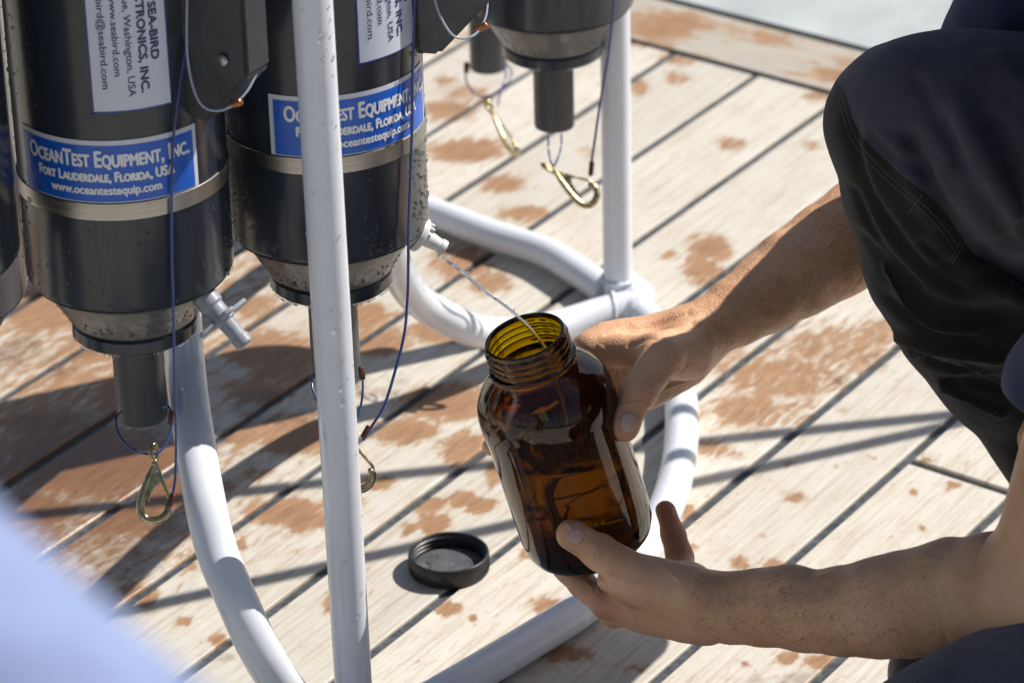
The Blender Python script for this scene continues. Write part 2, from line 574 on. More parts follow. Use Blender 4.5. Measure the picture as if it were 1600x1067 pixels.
# worn patches read off the photograph: px, py, rx, ry, strength
PATCH = [(725, 150, 45, 16, .5), (697, 127, 17, 9, .6), (728, 143, 25, 10, .6), (699, 172, 38, 15, .7), (728, 236, 50, 15, .75), (785, 287, 34, 13, .7),
 (922, 239, 16, 10, .5), (820, 333, 38, 11, .7), (1059, 121, 20, 11, .6), (1062, 92, 25, 10, .6), (998, 137, 16, 14, .6), (1142, 225, 22, 10, .6),
 (1266, 227, 16, 8, .5), (1281, 150, 24, 10, .6), (1108, 388, 28, 18, .8), (1098, 424, 26, 20, .75), (1046, 400, 16, 7, .6),
 (640, 60, 60, 20, .5), (1000, 60, 40, 14, .5), (760, 60, 50, 14, .4), (850, 60, 40, 14, .5),
 (1300, 540, 85, 32, .50), (1220, 590, 90, 35, .56), (1170, 640, 60, 25, .55), (1380, 520, 40, 20, .5), (1130, 560, 40, 25, .6), (1340, 560, 60, 24, .45),
 (1240, 640, 40, 18, .4), (1320, 640, 14, 5, .4), (1150, 710, 20, 8, .4),
 (540, 500, 45, 24, .6), (480, 420, 34, 13, .55), (410, 545, 60, 26, .7), (400, 480, 30, 15, .5), (720, 410, 42, 24, .6), (765, 440, 34, 18, .6), (440, 560, 50, 36, .75),
 (575, 494, 34, 20, .7), (590, 533, 46, 20, .65), (695, 516, 52, 18, .65), (700, 629, 58, 24, .8), (630, 674, 44, 17, .75), (724, 702, 30, 22, .7),
 (460, 679, 55, 26, .7), (590, 755, 24, 10, .6), (400, 610, 50, 20, .6), (380, 680, 30, 18, .6),
 (100, 480, 90, 34, .75), (150, 540, 60, 24, .6), (60, 660, 60, 18, .6), (210, 620, 55, 24, .7), (150, 720, 110, 46, .85), (250, 770, 60, 24, .7), (200, 812, 60, 18, .7),
 (80, 700, 60, 24, .7), (40, 800, 80, 28, .7), (330, 760, 40, 14, .45), (270, 740, 40, 14, .7), (130, 590, 40, 14, .4), (400, 740, 30, 10, .4),
 (442, 799, 52, 17, .82), (480, 812, 36, 15, .7), (538, 782, 26, 13, .7), (232, 932, 14, 16, .7), (210, 921, 24, 9, .7), (375, 850, 9, 9, .6), (341, 1000, 15, 8, .7),
 (288, 970, 13, 6, .6), (514, 943, 8, 14, .6), (300, 885, 10, 4, .5), (470, 925, 6, 3, .5), (395, 905, 5, 4, .5),
 (669, 788, 25, 11, .8), (678, 818, 22, 15, .8), (637, 826, 11, 10, .7), (722, 779, 20, 11, .8), (750, 790, 22, 11, .8), (700, 950, 22, 8, .62), (740, 966, 6, 4, .7),
 (822, 865, 11, 8, .7), (862, 944, 27, 9, .7), (884, 1020, 38, 11, .75), (770, 738, 12, 22, .75), (1157, 881, 15, 10, .78), (1210, 880, 17, 8, .75), (1240, 777, 17, 9, .62),
 (1232, 1028, 16, 9, .8), (1278, 1032, 22, 10, .8), (1161, 1036, 13, 4, .75), (1489, 757, 13, 5, .8), (1446, 824, 8, 3, .75), (1311, 727, 9, 4, .6), (1367, 712, 11, 3, .6),
 (1071, 798, 13, 9, .7), (1086, 853, 7, 3, .7), (1450, 717, 11, 5, .6), (1232, 725, 8, 5, .6), (1429, 771, 5, 3, .8), (1000, 1042, 15, 5, .7), (1110, 700, 26, 13, .55),
 (1190, 835, 6, 3, .6), (1330, 790, 5, 3, .5), (1380, 790, 4, 2, .5), (960, 900, 10, 5, .5), (620, 900, 5, 3, .5), (1110, 930, 10, 4, .5),
 (1035, 40, 55, 22, .8), (1100, 38, 40, 14, .6), (1235, 62, 55, 9, .6), (1300, 118, 60, 10, .7), (1340, 100, 30, 8, .6)]
_pc = np.array([PZ(a, b)[:2] for a, b, *_ in PATCH])
_pr = []
for (a, b, rx, ry, s) in PATCH:
    ex = np.linalg.norm(PZ(a + rx, b)[:2] - PZ(a, b)[:2]); ey = np.linalg.norm(PZ(a, b + ry)[:2] - PZ(a, b)[:2])
    _pr.append((ex, ey, s + (.14 if a < 760 and b > 380 else 0)))
_pr = np.array(_pr)
WETC = [(120, 760, 190, 120, .8), (60, 900, 220, 120, .6), (230, 700, 120, 80, .7), (420, 640, 90, 40, .55), (60, 560, 120, 60, .5), (600, 600, 110, 30, .5),
        (1230, 1060, 160, 18, .5), (900, 1050, 120, 25, .45), (1330, 560, 90, 60, .4), (330, 1040, 70, 30, .5)]
_wc = np.array([PZ(a, b)[:2] for a, b, *_ in WETC])
_wr = np.array([(np.linalg.norm(PZ(a + rx, b)[:2] - PZ(a, b)[:2]), np.linalg.norm(PZ(a, b + ry)[:2] - PZ(a, b)[:2]), s) for a, b, rx, ry, s in WETC])


def field(xy, C, Rr, bgd):
    out = np.full(len(xy), bgd)
    for c, (ex, ey, s) in zip(C, Rr):
        d = np.sqrt(((xy[:, 0] - c[0]) / ex) ** 2 + ((xy[:, 1] - c[1]) / ey) ** 2)
        out = np.maximum(out, s * np.clip(1.45 - 0.75 * d, 0, 1))
    return out


deck = empty('deck', (0, 0, 0)); tag(deck, kind='structure')
ZC = -0.0035
# caulk sheet below the planks (shows only in the seams)
ce = [np.array(NV * n + DV * t) for n, t in ((5.2, -3.0), (-1.6, -3.0), (-1.6, margin_t(-1.6, MWID + 0.01)), (5.2, margin_t(5.2, MWID + 0.01)))]
tag(pyobj('caulk', [(*c, ZC) for c in ce] + [(*c, -0.06) for c in ce],
          [(0, 1, 2, 3), (7, 6, 5, 4), (0, 4, 5, 1), (1, 5, 6, 2), (2, 6, 7, 3), (3, 7, 4, 0)], M['caulk'], deck, False))

INV = Matrix.Rotation(ANG, 4, 'Z')


def add_plank(n0, n1, t0a, t1a, fine):
    """plank between across-offsets n0<n1; ends given as functions of n; in local frame x along the plank"""
    cx = 6 if fine else 1
    rows = [n0, n0 + 0.0012] + list(np.linspace(n0, n1, 15 if fine else 2)[1:-1] if fine else []) + [n1 - 0.0012, n1]
    L = t1a(n0) - t0a(n0)
    if fine:
        ts = np.unique(np.concatenate([np.linspace(0, 1, 5), np.linspace(*[(q - t0a(n0)) / L for q in (1.2, 3.6)], 300)]))
        ts = ts[(ts >= 0) & (ts <= 1)]
    else:
        ts = np.array([0, 1.0])
    eps = 0.0012 / L
    ts = np.concatenate([[0, eps], ts[(ts > eps * 1.5) & (ts < 1 - eps * 1.5)], [1 - eps, 1]])
    vs_, fs = [], []
    nr, nt = len(rows), len(ts)
    cn = (n0 + n1) / 2; ct = t0a(cn)
    for i, n in enumerate(rows):
        for j, t in enumerate(ts):
            z = -0.0011 if (i in (0, nr - 1) or j in (0, nt - 1)) else 0.0
            tt = t0a(n) + t * (t1a(n) - t0a(n))
            vs_.append((tt - ct, n - cn, z))
    for i in range(nr - 1):
        for j in range(nt - 1):
            a = i * nt + j
            fs.append((a, a + 1, a + nt + 1, a + nt))
    # side skirts
    ring = [j for j in range(nt)] + [i * nt + nt - 1 for i in range(1, nr)] + [(nr - 1) * nt + j for j in range(nt - 2, -1, -1)] + [i * nt for i in range(nr - 2, 0, -1)]
    b = len(vs_)
    for r in ring: vs_.append((vs_[r][0], vs_[r][1], -0.02))
    m = len(ring)
    for k in range(m):
        l = (k + 1) % m
        fs.append((ring[l], ring[k], b + k, b + l))
    loc = NV * cn + DV * ct
    o = pyobj('plank', vs_, fs, M['teak'], deck, False)
    o.location = (*loc, random.uniform(-0.0004, 0.0004)); o.rotation_euler = (0, 0, ANG)
    if fine:
        a = np.array(vs_)[:, :2]
        xy = loc + np.outer(a[:, 0], DV) + np.outer(a[:, 1], NV)
        for nm, C, Rr, bgd in (('wear', _pc, _pr, 0.0), ('wet', _wc, _wr, 0.0)):
            at = o.data.attributes.new(nm, 'FLOAT', 'POINT')
            fv = field(xy, C, Rr, bgd)
            if nm == 'wear':
                # left and far deck carry more loose brown
                fv = np.maximum(fv, 0.08 + 0.40 * np.clip((-xy[:, 0] - 0.06) / 0.30, 0, 1) * np.clip((xy[:, 1] - 2.60) / .12, 0, 1))
            at.data.foreach_set('value', fv.astype(np.float32))
    return o


butt = PZ(1486, 741)[:2]
butt_t = float(butt @ DV)
for k in range(-26, 34):
    n1 = SEAM0 - PITCHW * k - CAULK / 2
    n0 = SEAM0 - PITCHW * (k + 1) + CAULK / 2
    fine = -3 <= k <= 9
    end = lambda n: margin_t(n, -CAULK / 2)
    start = lambda n: -2.9
    def slant(c):
        cn = (n0 + n1) / 2
        return lambda n, c=c: c + (margin_t(n) - margin_t(cn))
    if k == 7:
        add_plank(n0, n1, start, slant(butt_t - 0.0045), True)
        add_plank(n0, n1, slant(butt_t + 0.0045), end, True)
    elif not fine and k % 2 == 0:
        c = random.uniform(0.0, 1.4)
        add_plank(n0, n1, start, slant(c - 0.0045), False)
        add_plank(n0, n1, slant(c + 0.0045), end, False)
    else:
        add_plank(n0, n1, start, end, fine)
# margin boards run across the ends of the planks
mang = math.atan2(MD[1], MD[0])
for a0, a1 in ((-6.5, -2.2), (-2.19, 1.3), (1.31, 5.2)):
    nx = 60
    vs_, fs = [], []
    ys = [CAULK / 2, CAULK / 2 + 0.001] + list(np.linspace(0.02, MWID - 0.02, 8)) + [MWID - 0.005, MWID - 0.004]
    for i, y in enumerate(ys):
        for j in range(nx):
            vs_.append((a0 + (a1 - a0) * j / (nx - 1), y, -0.001 if i in (0, len(ys) - 1) else 0.0))
    for i in range(len(ys) - 1):
        for j in range(nx - 1):
            q = i * nx + j; fs.append((q, q + 1, q + nx + 1, q + nx))
    o = pyobj('margin_plank', vs_, fs, M['margin'], deck, False)
    o.location = (mi0[0], mi0[1], 0); o.rotation_euler = (0, 0, mang)
    xy = mi0 + np.outer(np.array(vs_)[:, 0], MD) + np.outer(np.array(vs_)[:, 1], MN)
    at = o.data.attributes.new('wear', 'FLOAT', 'POINT'); at.data.foreach_set('value', np.maximum(field(xy, _pc, _pr, .18), .18).astype(np.float32))
# painted waterway beyond the margin board
ww = [mi0 + MD * a + MN * b for a, b in ((-7, MWID + .007), (6, MWID + .007), (6, MWID + 3.2), (-7, MWID + 3.2))]
tag(pyobj('waterway', [(*c, 0.001) for c in ww] + [(*c, -0.06) for c in ww],
          [(0, 1, 2, 3), (0, 4, 5, 1), (1, 5, 6, 2), (2, 6, 7, 3), (3, 7, 4, 0)], M['waterway'], smooth=False), kind='structure')


# ------------------------------------------------------------------ signed distance modelling
import openvdb as vdb


class Vol:
    def __init__(s, lo, hi, h, far=0.03):
        s.lo = np.array(lo, float); s.h = h; s.far = far
        s.n = np.ceil((np.array(hi) - s.lo) / h).astype(int) + 1
        s.a = np.full(s.n, far, np.float32)

    def _sub(s, pmin, pmax):
        i0 = np.clip(np.floor((pmin - s.lo) / s.h).astype(int), 0, s.n)
        i1 = np.clip(np.ceil((pmax - s.lo) / s.h).astype(int) + 1, 0, s.n)
        if np.any(i1 <= i0): return None
        sl = tuple(slice(a, b) for a, b in zip(i0, i1))
        g = [((np.arange(a, b) * s.h + l)).astype(np.float32) for a, b, l in zip(i0, i1, s.lo)]
        return sl, g[0][:, None, None], g[1][None, :, None], g[2][None, None, :]

    def blend(s, sl, d, k):
        a = s.a[sl]
        if k <= 0:
            s.a[sl] = np.minimum(a, d); return
        h = np.maximum(k - np.abs(a - d), 0) / k
        s.a[sl] = np.minimum(a, d) - h * h * k * 0.25

    def cone(s, a, b, r1, r2, k=0.006, squash=None):
        """round cone from a (radius r1) to b (radius r2)"""
        a = np.array(a, float); b = np.array(b, float)
        m = max(r1, r2) + k + s.h * 3
        q = s._sub(np.minimum(a, b) - m, np.maximum(a, b) + m)
        if q is None: return s
        sl, X, Y, Z = q
        ba = (b - a).astype(np.float32); l2 = float(ba @ ba)
        px, py, pz = X - np.float32(a[0]), Y - np.float32(a[1]), Z - np.float32(a[2])
        t = np.clip((px * ba[0] + py * ba[1] + pz * ba[2]) / l2, 0, 1)
        d = np.sqrt((px - t * ba[0]) ** 2 + (py - t * ba[1]) ** 2 + (pz - t * ba[2]) ** 2) - (r1 + (r2 - r1) * t)
        s.blend(sl, d, k); return s

    def ell(s, c, axes, r, k=0.006):
        """ellipsoid; axes rows = unit directions, r = radii"""
        c = np.array(c, float); A = np.array(axes, float); r = np.array(r, float)
        m = r.max() + k + s.h * 3
        q = s._sub(c - m, c + m)
        if q is None: return s
        sl, X, Y, Z = q
        px, py, pz = X - c[0], Y - c[1], Z - c[2]
        k0 = 0; k1 = 0
        for i in range(3):
            u = (px * A[i, 0] + py * A[i, 1] + pz * A[i, 2])
            k0 = k0 + (u / r[i]) ** 2; k1 = k1 + (u / r[i] ** 2) ** 2
        k0 = np.sqrt(k0); d = k0 * (k0 - 1) / np.sqrt(k1 + 1e-12)
        s.blend(sl, d.astype(np.float32), k); return s

    def chain(s, pts, rad, k=0.006):
        for i in range(len(pts) - 1):
            s.cone(pts[i], pts[i + 1], rad[i], rad[i + 1], k if i == 0 else min(k, 0.004))
        return s

    def mesh(s):
        g = vdb.FloatGrid(s.far)
        g.copyFromArray(np.clip(s.a, -s.far, s.far))
        p, q = g.convertToQuads(0.0)
        v = p.astype(float) * s.h + s.lo
        return v, q[:, ::-1]


def relax(v, q, it=2, lam=0.5):
    """Laplacian smoothing on a quad mesh"""
    e = np.concatenate([q[:, [0, 1]], q[:, [1, 2]], q[:, [2, 3]], q[:, [3, 0]]])
    for _ in range(it):
        s = np.zeros_like(v); c = np.zeros(len(v))
        for a, b in ((0, 1), (1, 0)):
            for i in range(3): s[:, i] += np.bincount(e[:, a], v[e[:, b], i], len(v))
            c += np.bincount(e[:, a], minlength=len(v))
        v = v + lam * (s / np.maximum(c, 1)[:, None] - v)
    return v


def vnormals(v, q):
    n = np.cross(v[q[:, 2]] - v[q[:, 0]], v[q[:, 3]] - v[q[:, 1]])
    out = np.zeros_like(v)
    for k in range(4):
        for i in range(3): out[:, i] += np.bincount(q[:, k], n[:, i], len(v))
    return out / (np.linalg.norm(out, axis=1)[:, None] + 1e-12)


def npmesh(name, v, q, mats, parent=None):
    me = bpy.data.meshes.new(name)
    me.vertices.add(len(v)); me.vertices.foreach_set('co', v.astype(np.float32).ravel())
    me.loops.add(q.size); me.loops.foreach_set('vertex_index', q.astype(np.int32).ravel())
    me.polygons.add(len(q)); me.polygons.foreach_set('loop_start', np.arange(0, q.size, 4, dtype=np.int32))
    me.polygons.foreach_set('loop_total', np.full(len(q), 4, np.int32))
    me.update(calc_edges=True); me.validate()
    return link_mesh(name, me, mats, parent)


def bvh_of(v, q):
    return BVHTree.FromPolygons([tuple(x) for x in v.tolist()], [tuple(x) for x in q.tolist()])


def hit(bvh, px, py):
    d = P(px, py, 1.0) - CAM
    d = V(d).normalized()
    r = bvh.ray_cast(V(CAM), d)
    return (None, None) if r[0] is None else (np.array(r[0]), np.array(r[1]))


def seg_dist(v, pts):
    d = np.full(len(v), 9.0)
    for a, b in zip(pts[:-1], pts[1:]):
        ba = b - a; t = np.clip(((v - a) @ ba) / (ba @ ba + 1e-12), 0, 1)
        d = np.minimum(d, np.linalg.norm(v - a - t[:, None] * ba, axis=1))
    return d


# ------------------------------------------------------------------ white tubular frame
def curve_world(pts, per=10):
    s = spline([(a, b, c) for a, b, c in pts], per)
    return np.array([P(*q) for q in s])


def on_deck(px, py, z):
    q = PZ(px, py, z)
    return (px, py, float((q - CAM) @ Fw))


TR = 0.0148
frame = empty('tubular_frame', PZ(985, 480, 0.0))
tag(frame, 'white tubular steel frame with curved legs round the dark water sampling bottles', 'frame')


def fr_tube(name, path, r, label=None):
    o = tube_obj(name, np.array(path) - np.array(frame.location), r, M['white'], frame, 32)
    if label: o['label'] = label
    return o


# front post
pb, pt = P(552, 1067, 2.75), P(488, 0, 2.50)
dv = (pt - pb) / np.linalg.norm(pt - pb)
fr_tube('post', [pb - dv * 0.06, pb, pt, pt + dv * 0.62], 0.0139, 'straight white post crossing in front of the bottle')
# back post
qb = PZ(966, 470, 0.01); qt = P(966, 100, 3.56 * 0.0 + float((PZ(966, 470, 0.01) - CAM) @ Fw) * 0.92)
qt = np.array([qb[0], qb[1], 1.3])
fr_tube('post', [qb, (qb + qt) / 2, qt], 0.0139)
# right loop lying on the deck
loop_px = [(985, 478), (1024, 512), (1052, 570), (1065, 640), (1061, 720), (1040, 795), (1000, 862), (916, 944), (820, 1006), (719, 1066), (640, 1110)]
loop = [on_deck(a, b, TR + 0.002) for a, b in loop_px]
leg = [(560, 1150, 2.80), (500, 1135, 2.76), (450, 1083, 2.72), (408, 1019, 2.69), (373, 944, 2.68), (339, 861, 2.69), (320, 782, 2.70), (306, 700, 2.73), (292, 600, 2.78)]
_lt = P(284, 500, 2.845)
fr_tube('base_rail', spline([P(*q) for q in loop + leg] + [_lt, _lt + [0, 0, .12], _lt + [0, 0, .45], _lt + [0, 0, .85]], 10), TR * 1.03, 'curved white tube sweeping along the deck and up behind the left bottle')
u_px = [(985, 478, .018), (940, 489, .017), (880, 507, .018), (815, 520, .03), (756, 519, .05), (713, 505, .07), (659, 473, .10), (626, 432, .15), (608, 380, .22), (602, 300, .34)]
fr_tube('brace', curve_world([on_deck(*q) for q in u_px]), TR * 1.03, 'bent white tube running behind the jar mouth')
b_px = [(950, 456, .017), (900, 422, .017), (850, 393, .017), (760, 364, .017), (669, 330, .017), (600, 318, .02), (545, 300, .05), (515, 250, .13), (505, 160, .28), (500, 60, .40)]
fr_tube('brace', curve_world([on_deck(*q) for q in b_px]), TR, 'bent white tube at the back of the frame')
# unseen rails, added overhead to cast two shadow streaks across the deck
sx_, sy_ = SUN.x / SUN.z, SUN.y / SUN.z
for (ax_, ay_), (bx_, by_), z_ in (((-.160, 2.690), (.369, 2.899), .68), ((-.133, 2.838), (.390, 2.926), .74)):
    d_ = np.array([bx_ - ax_, by_ - ay_]); d_ /= np.linalg.norm(d_)
    a_ = np.array([ax_, ay_]) - d_ * .66 + np.array([sx_, sy_]) * z_; b_ = np.array([bx_, by_]) + d_ * .75 + np.array([sx_, sy_]) * z_
    fr_tube('shadow_rail', [(*a_, z_), (*((a_ + b_) / 2), z_), (*b_, z_)], .0085)
    fr_tube('post', [(*b_, .0), (*b_, z_ / 2), (*b_, z_ + .02)], .0139)  # post added to hold up the unseen rail's far end
for c_, ax_, r_ in ((qb + [0, 0, .024], (0, 0, 1), .0150), (on := (lambda q: P(*q))(on_deck(958, 484, .017)), (1, .1, 0), .0160), (P(*on_deck(1000, 489, .017)), (.7, -.7, 0), .0160)):
    ax_ = Vector(ax_).normalized(); e1 = ax_.orthogonal().normalized(); e2 = ax_.cross(e1)
    ring = [V(c_) + (e1 * math.cos(t) + e2 * math.sin(t)) * (r_ + random.uniform(-.0003, .0003)) - frame.location for t in np.linspace(0, 2 * math.pi, 49)[:-1]]
    v_, f_ = tube_geo(ring, [.0022 + random.uniform(-.0005, .0005) for _ in ring], 8, closed=True)
    pyobj('weld_bead', v_, f_, M['white'], frame)
# joint where post and tubes meet
jc = PZ(984, 482, 0.0)
jv, jf = [], []
bm = bmesh.new()
c2 = [PZ(a, b, 0.0)[:2] for a, b in ((943, 470), (950, 496), (985, 507), (1023, 506), (1022, 484), (992, 462), (960, 458))]
bot = [bm.verts.new((*q, 0.001)) for q in c2]; top = [bm.verts.new((*q, 0.030)) for q in c2]
bm.faces.new(bot[::-1]); bm.faces.new(top)
for i in range(len(c2)):
    j = (i + 1) % len(c2); bm.faces.new((bot[i], bot[j], top[j], top[i]))
bmesh.ops.bevel(bm, geom=bm.edges[:], offset=0.006, segments=3, affect='EDGES')
for v in bm.verts: v.co -= Vector(frame.location)
bmobj('joint_foot', bm, M['white'], frame)




# ------------------------------------------------------------------ lettering wrapped on cylinders
def text_geo(body, w, h, bold=0.0, small=False, mono=1.0):
    """flat text mesh (verts 2D centred, faces) scaled so that it is w wide and capital height h"""
    cu = bpy.data.curves.new('lettering', 'FONT')
    cu.body = body; cu.size = 1.0; cu.resolution_u = 3; cu.offset = bold
    if small:
        cu.small_caps_scale = 0.76
        for i, ch in enumerate(body): cu.body_format[i].use_small_caps = True
    o = bpy.data.objects.new('lettering_tmp', cu); COL.objects.link(o)
    bpy.context.view_layer.update()
    me = bpy.data.meshes.new_from_object(o.evaluated_get(bpy.context.evaluated_depsgraph_get()))
    v = np.array([x.co[:2] for x in me.vertices]); f = [tuple(p.vertices) for p in me.polygons]
    bpy.data.objects.remove(o); bpy.data.curves.remove(cu); bpy.data.meshes.remove(me)
    x0, x1 = v[:, 0].min(), v[:, 0].max()
    v[:, 0] = (v[:, 0] - (x0 + x1) / 2) * w / (x1 - x0)
    v[:, 1] = v[:, 1] * h / 0.73
    return v, f


def wrap(v2, rot=0.0, du=0.0, dz=0.0):
    c, s = math.cos(rot), math.sin(rot)
    return np.stack([v2[:, 0] * c - v2[:, 1] * s + du, v2[:, 0] * s + v2[:, 1] * c + dz], 1)


BR = 0.075      # bottle radius
# bottle local frame: z up, angle 0 faces the camera (-Y), positive angle turns to the right (+X); z=0 at the flange bottom
FL, CONE_H, BODY_Z = 0.012, 0.0377, 0.0497


def cyl(u, z, r):
    a = u / BR
    return (r * math.sin(a), -r * math.cos(a), z)


def patch(u0, u1, z0, z1, r, n=40):
    v = [cyl(u0 + (u1 - u0) * i / n, z, r) for i in range(n + 1) for z in (z0, z1)]
    f = [(2 * i, 2 * i + 2, 2 * i + 3, 2 * i + 1) for i in range(n)]
    return v, f


def text_on(j, body, w, h, uc, z, r, bold=0.0, small=False, rot=0.0):
    v, f = text_geo(body, w, h, 0.0, small)
    for i, (dx, dy) in enumerate(((0, 0), (bold, 0), (-bold, 0), (0, bold), (0, -bold)) if bold else ((0, 0),)):
        q = wrap(v + np.array([dx, dy]) * .026, rot, uc, z)
        j.add([cyl(a, b, r + i * .00001) for a, b in q], f)


def drop_mesh(parent_name, pts, mat_, parent, mw=None):
    """beads of water: pts = (pos, normal, radius, stretch)"""
    J = Join()
    for p, n, r, st in pts:
        n = V(n).normalized()
        t = n.orthogonal().normalized()
        dn = Vector((0, 0, -1)); dn = (dn - n * dn.dot(n))
        if dn.length > 0.1: t = dn.normalized()
        b = n.cross(t)
        rows = 3; seg = 7; vs_, fs = [], []
        for i in range(rows):
            ph = i / rows * math.pi / 2
            for k in range(seg):
                a = 2 * math.pi * k / seg
                vs_.append(V(p) + (t * math.cos(a) * st + b * math.sin(a)) * r * math.cos(ph) + n * (r * 0.75 * math.sin(ph) - 0.00005))
        vs_.append(V(p) + n * r * 0.62)
        for i in range(rows - 1):
            for k in range(seg):
                l = (k + 1) % seg; fs.append((i * seg + k, i * seg + l, (i + 1) * seg + l, (i + 1) * seg + k))
        for k in range(seg): fs.append(((rows - 1) * seg + k, (rows - 1) * seg + (k + 1) % seg, len(vs_) - 1))
        J.add(vs_, fs)
    o = pyobj(parent_name, J.v, J.f, mat_, parent)
    o['kind'] = 'stuff'
    return o


def make_bottle(name_label, pos, rot, level, valve='knob', ndrops=260):
    b = empty('sampling_bottle', pos)
    b.rotation_euler = (0, 0, 0)
    tag(b, name_label, 'bottle', 'dark grey water sampling bottles in the frame')
    rr = math.radians(rot)
    # body tube with rounded lower edge, groove and end cap
    lathe_obj('bottle_body', [(0.0, BODY_Z + .0005), (BR - .004, BODY_Z + .0005), (BR - .0012, BODY_Z + .0016), (BR, BODY_Z + .0045), (BR, .33), (BR + .0035, .332), (BR + .0035, .345), (BR, .347), (BR, .60), (BR - .004, .604), (0, .604)], M['pvc'], b, 96)
    lathe_obj('end_cap', [(0.0, FL + .001), (.0455, FL + .001), (.0475, FL + .0035), (BR - .0105, BODY_Z - .006), (BR - .003, BODY_Z - .0012), (BR - .004, BODY_Z), (0, BODY_Z)], M['pvc_light'], b, 96)
    lathe_obj('flange', [(0, .0), (.0435, .0), (.046, .002), (.046, FL - .0015), (.0447, FL), (0, FL)], M['pvc'], b, 72)
    lathe_obj('outlet_pipe', [(.0165, -.0725), (.0182, -.0725), (.0187, -.071), (.0187, -.0003), (.0165, -.0003)], M['pvc_pipe'], b, 40, closed=True)
    lathe_obj('pipe_plug', [(0, -.06), (.0164, -.06), (.0164, -.056), (0, -.056)], M['pvc_pipe'], b, 24)
    if level >= 1:
        z0 = BODY_Z + .0735
        lathe_obj('steel_band', [(BR + .0002, z0), (BR + .0009, z0 + .0003), (BR + .0009, z0 + .0127), (BR + .0002, z0 + .013)], M['steel'], b, 96, closed=True)
        # maker's label
        u0, u1 = math.radians(-58.5) * BR, math.radians(50) * BR
        off = rr * BR; zc0, zc1 = BODY_Z + .0872, BODY_Z + .1345
        v, f = patch(u0 + off, u1 + off, zc0, zc1, BR + .0005)
        lab = pyobj('maker_label', v, f, M['label_white'], b)
        v, f = patch(u0 + off + .0035, u1 + off - .0035, zc0 + .0008, zc1 - .0038, BR + .0008)
        pyobj('label_field', v, f, M['label_blue'], lab)
        J = Join(); uc = (u0 + u1) / 2 + off; r = BR + .0011
        text_on(J, 'OceanTest Equipment, Inc.', .1225, .0125, uc + .0022, zc1 - .0195, r, .020, True)
        text_on(J, 'Fort Lauderdale, Florida, USA', .101, .0076, uc, zc1 - .0308, r, .020, True)
        text_on(J, 'www.oceantestequip.com', .080, .0066, uc, zc1 - .0405, r, .014)
        J.obj('lettering', M['ink_white'], lab)
        # address label, text running downwards
        a0, a1 = math.radians(-7) * BR + off, math.radians(36) * BR + off
        s0, s1 = BODY_Z + .1555, BODY_Z + .2695
        v, f = patch(a0, a1, s0, s1, BR + .0005)
        lab = pyobj('address_label', v, f, M['edge_blue'], b)
        v, f = patch(a0 + .0011, a1 - .0011, s0 + .0013, s1 - .0013, BR + .0008)
        pyobj('label_field', v, f, M['label_white'], lab)
        J = Join(); zc = (s0 + s1) / 2; W = a1 - a0
        R90 = -math.pi / 2
        text_on(J, 'SEA-BIRD', .042, .0058, a0 + W * .765, zc, r, .016, False, R90)
        text_on(J, 'ELECTRONICS, INC.', .088, .0058, a0 + W * .615, zc, r, .016, False, R90)
        text_on(J, 'Bellevue, Washington, USA', .092, .0052, a0 + W * .455, zc, r, .003, False, R90)
        text_on(J, 'www.seabird.com', .060, .0050, a0 + W * .30, zc, r, .003, False, R90)
        text_on(J, 'seabird@seabird.com', .078, .0050, a0 + W * .145, zc, r, .003, False, R90)
        J.obj('lettering', M['ink_blue'], lab)
        # release plate standing off the side
        pa = rr + math.radians(57)
        mt = Matrix.Rotation(pa - math.pi / 2, 4, 'Z')       # local +x = outwards
        bm = bmesh.new()
        zp = BODY_Z + .141
        out = [(.066, zp), (.088, zp - .002), (.127, zp + .040), (.127, .62), (.066, .62)]
        fa = [bm.verts.new((x, -.014, z)) for x, z in out]; fb = [bm.verts.new((x, .014, z)) for x, z in out]
        bm.faces.new(fa); bm.faces.new(fb[::-1])
        for i in range(5):
            k = (i + 1) % 5; bm.faces.new((fa[k], fa[i], fb[i], fb[k]))
        bmesh.ops.bevel(bm, geom=bm.edges[:], offset=.0028, segments=2, affect='EDGES')
        pl = sharp(bmobj('release_plate', bm, M['plate'], b, mw=mt), 30)
        # screw heads and wire loop on the plate
        for zz in (zp + .05, zp + .11):
            v, f = lathe([(.0, 0), (.0045, 0), (.0045, .002), (.0035, .003), (0, .003)], 16)
            mm = Matrix.Translation((.108, -.0142, zz)) @ Matrix.Rotation(math.pi / 2, 4, 'X')
            pyobj('screw', v, f, M['steel'], pl, True, mm)
        w = spline([(.082, -.016, zp + .10), (.086, -.026, zp + .05), (.098, -.031, zp + .022), (.113, -.026, zp + .018), (.122, -.012, zp + .026), (.124, .004, zp + .040)], 6)
        tube_obj('wire_loop', w, .0009, M['clear_line'], pl, 8)
        v, f = lathe([(0, -.005), (.0026, -.005), (.0028, -.004), (.0028, .004), (.0026, .005), (0, .005)], 14)
        pyobj('crimp', v, f, M['copper'], pl, True, Matrix.Translation((.119, -.0185, zp + .0215)) @ Matrix.Rotation(1.2, 4, 'Y'))
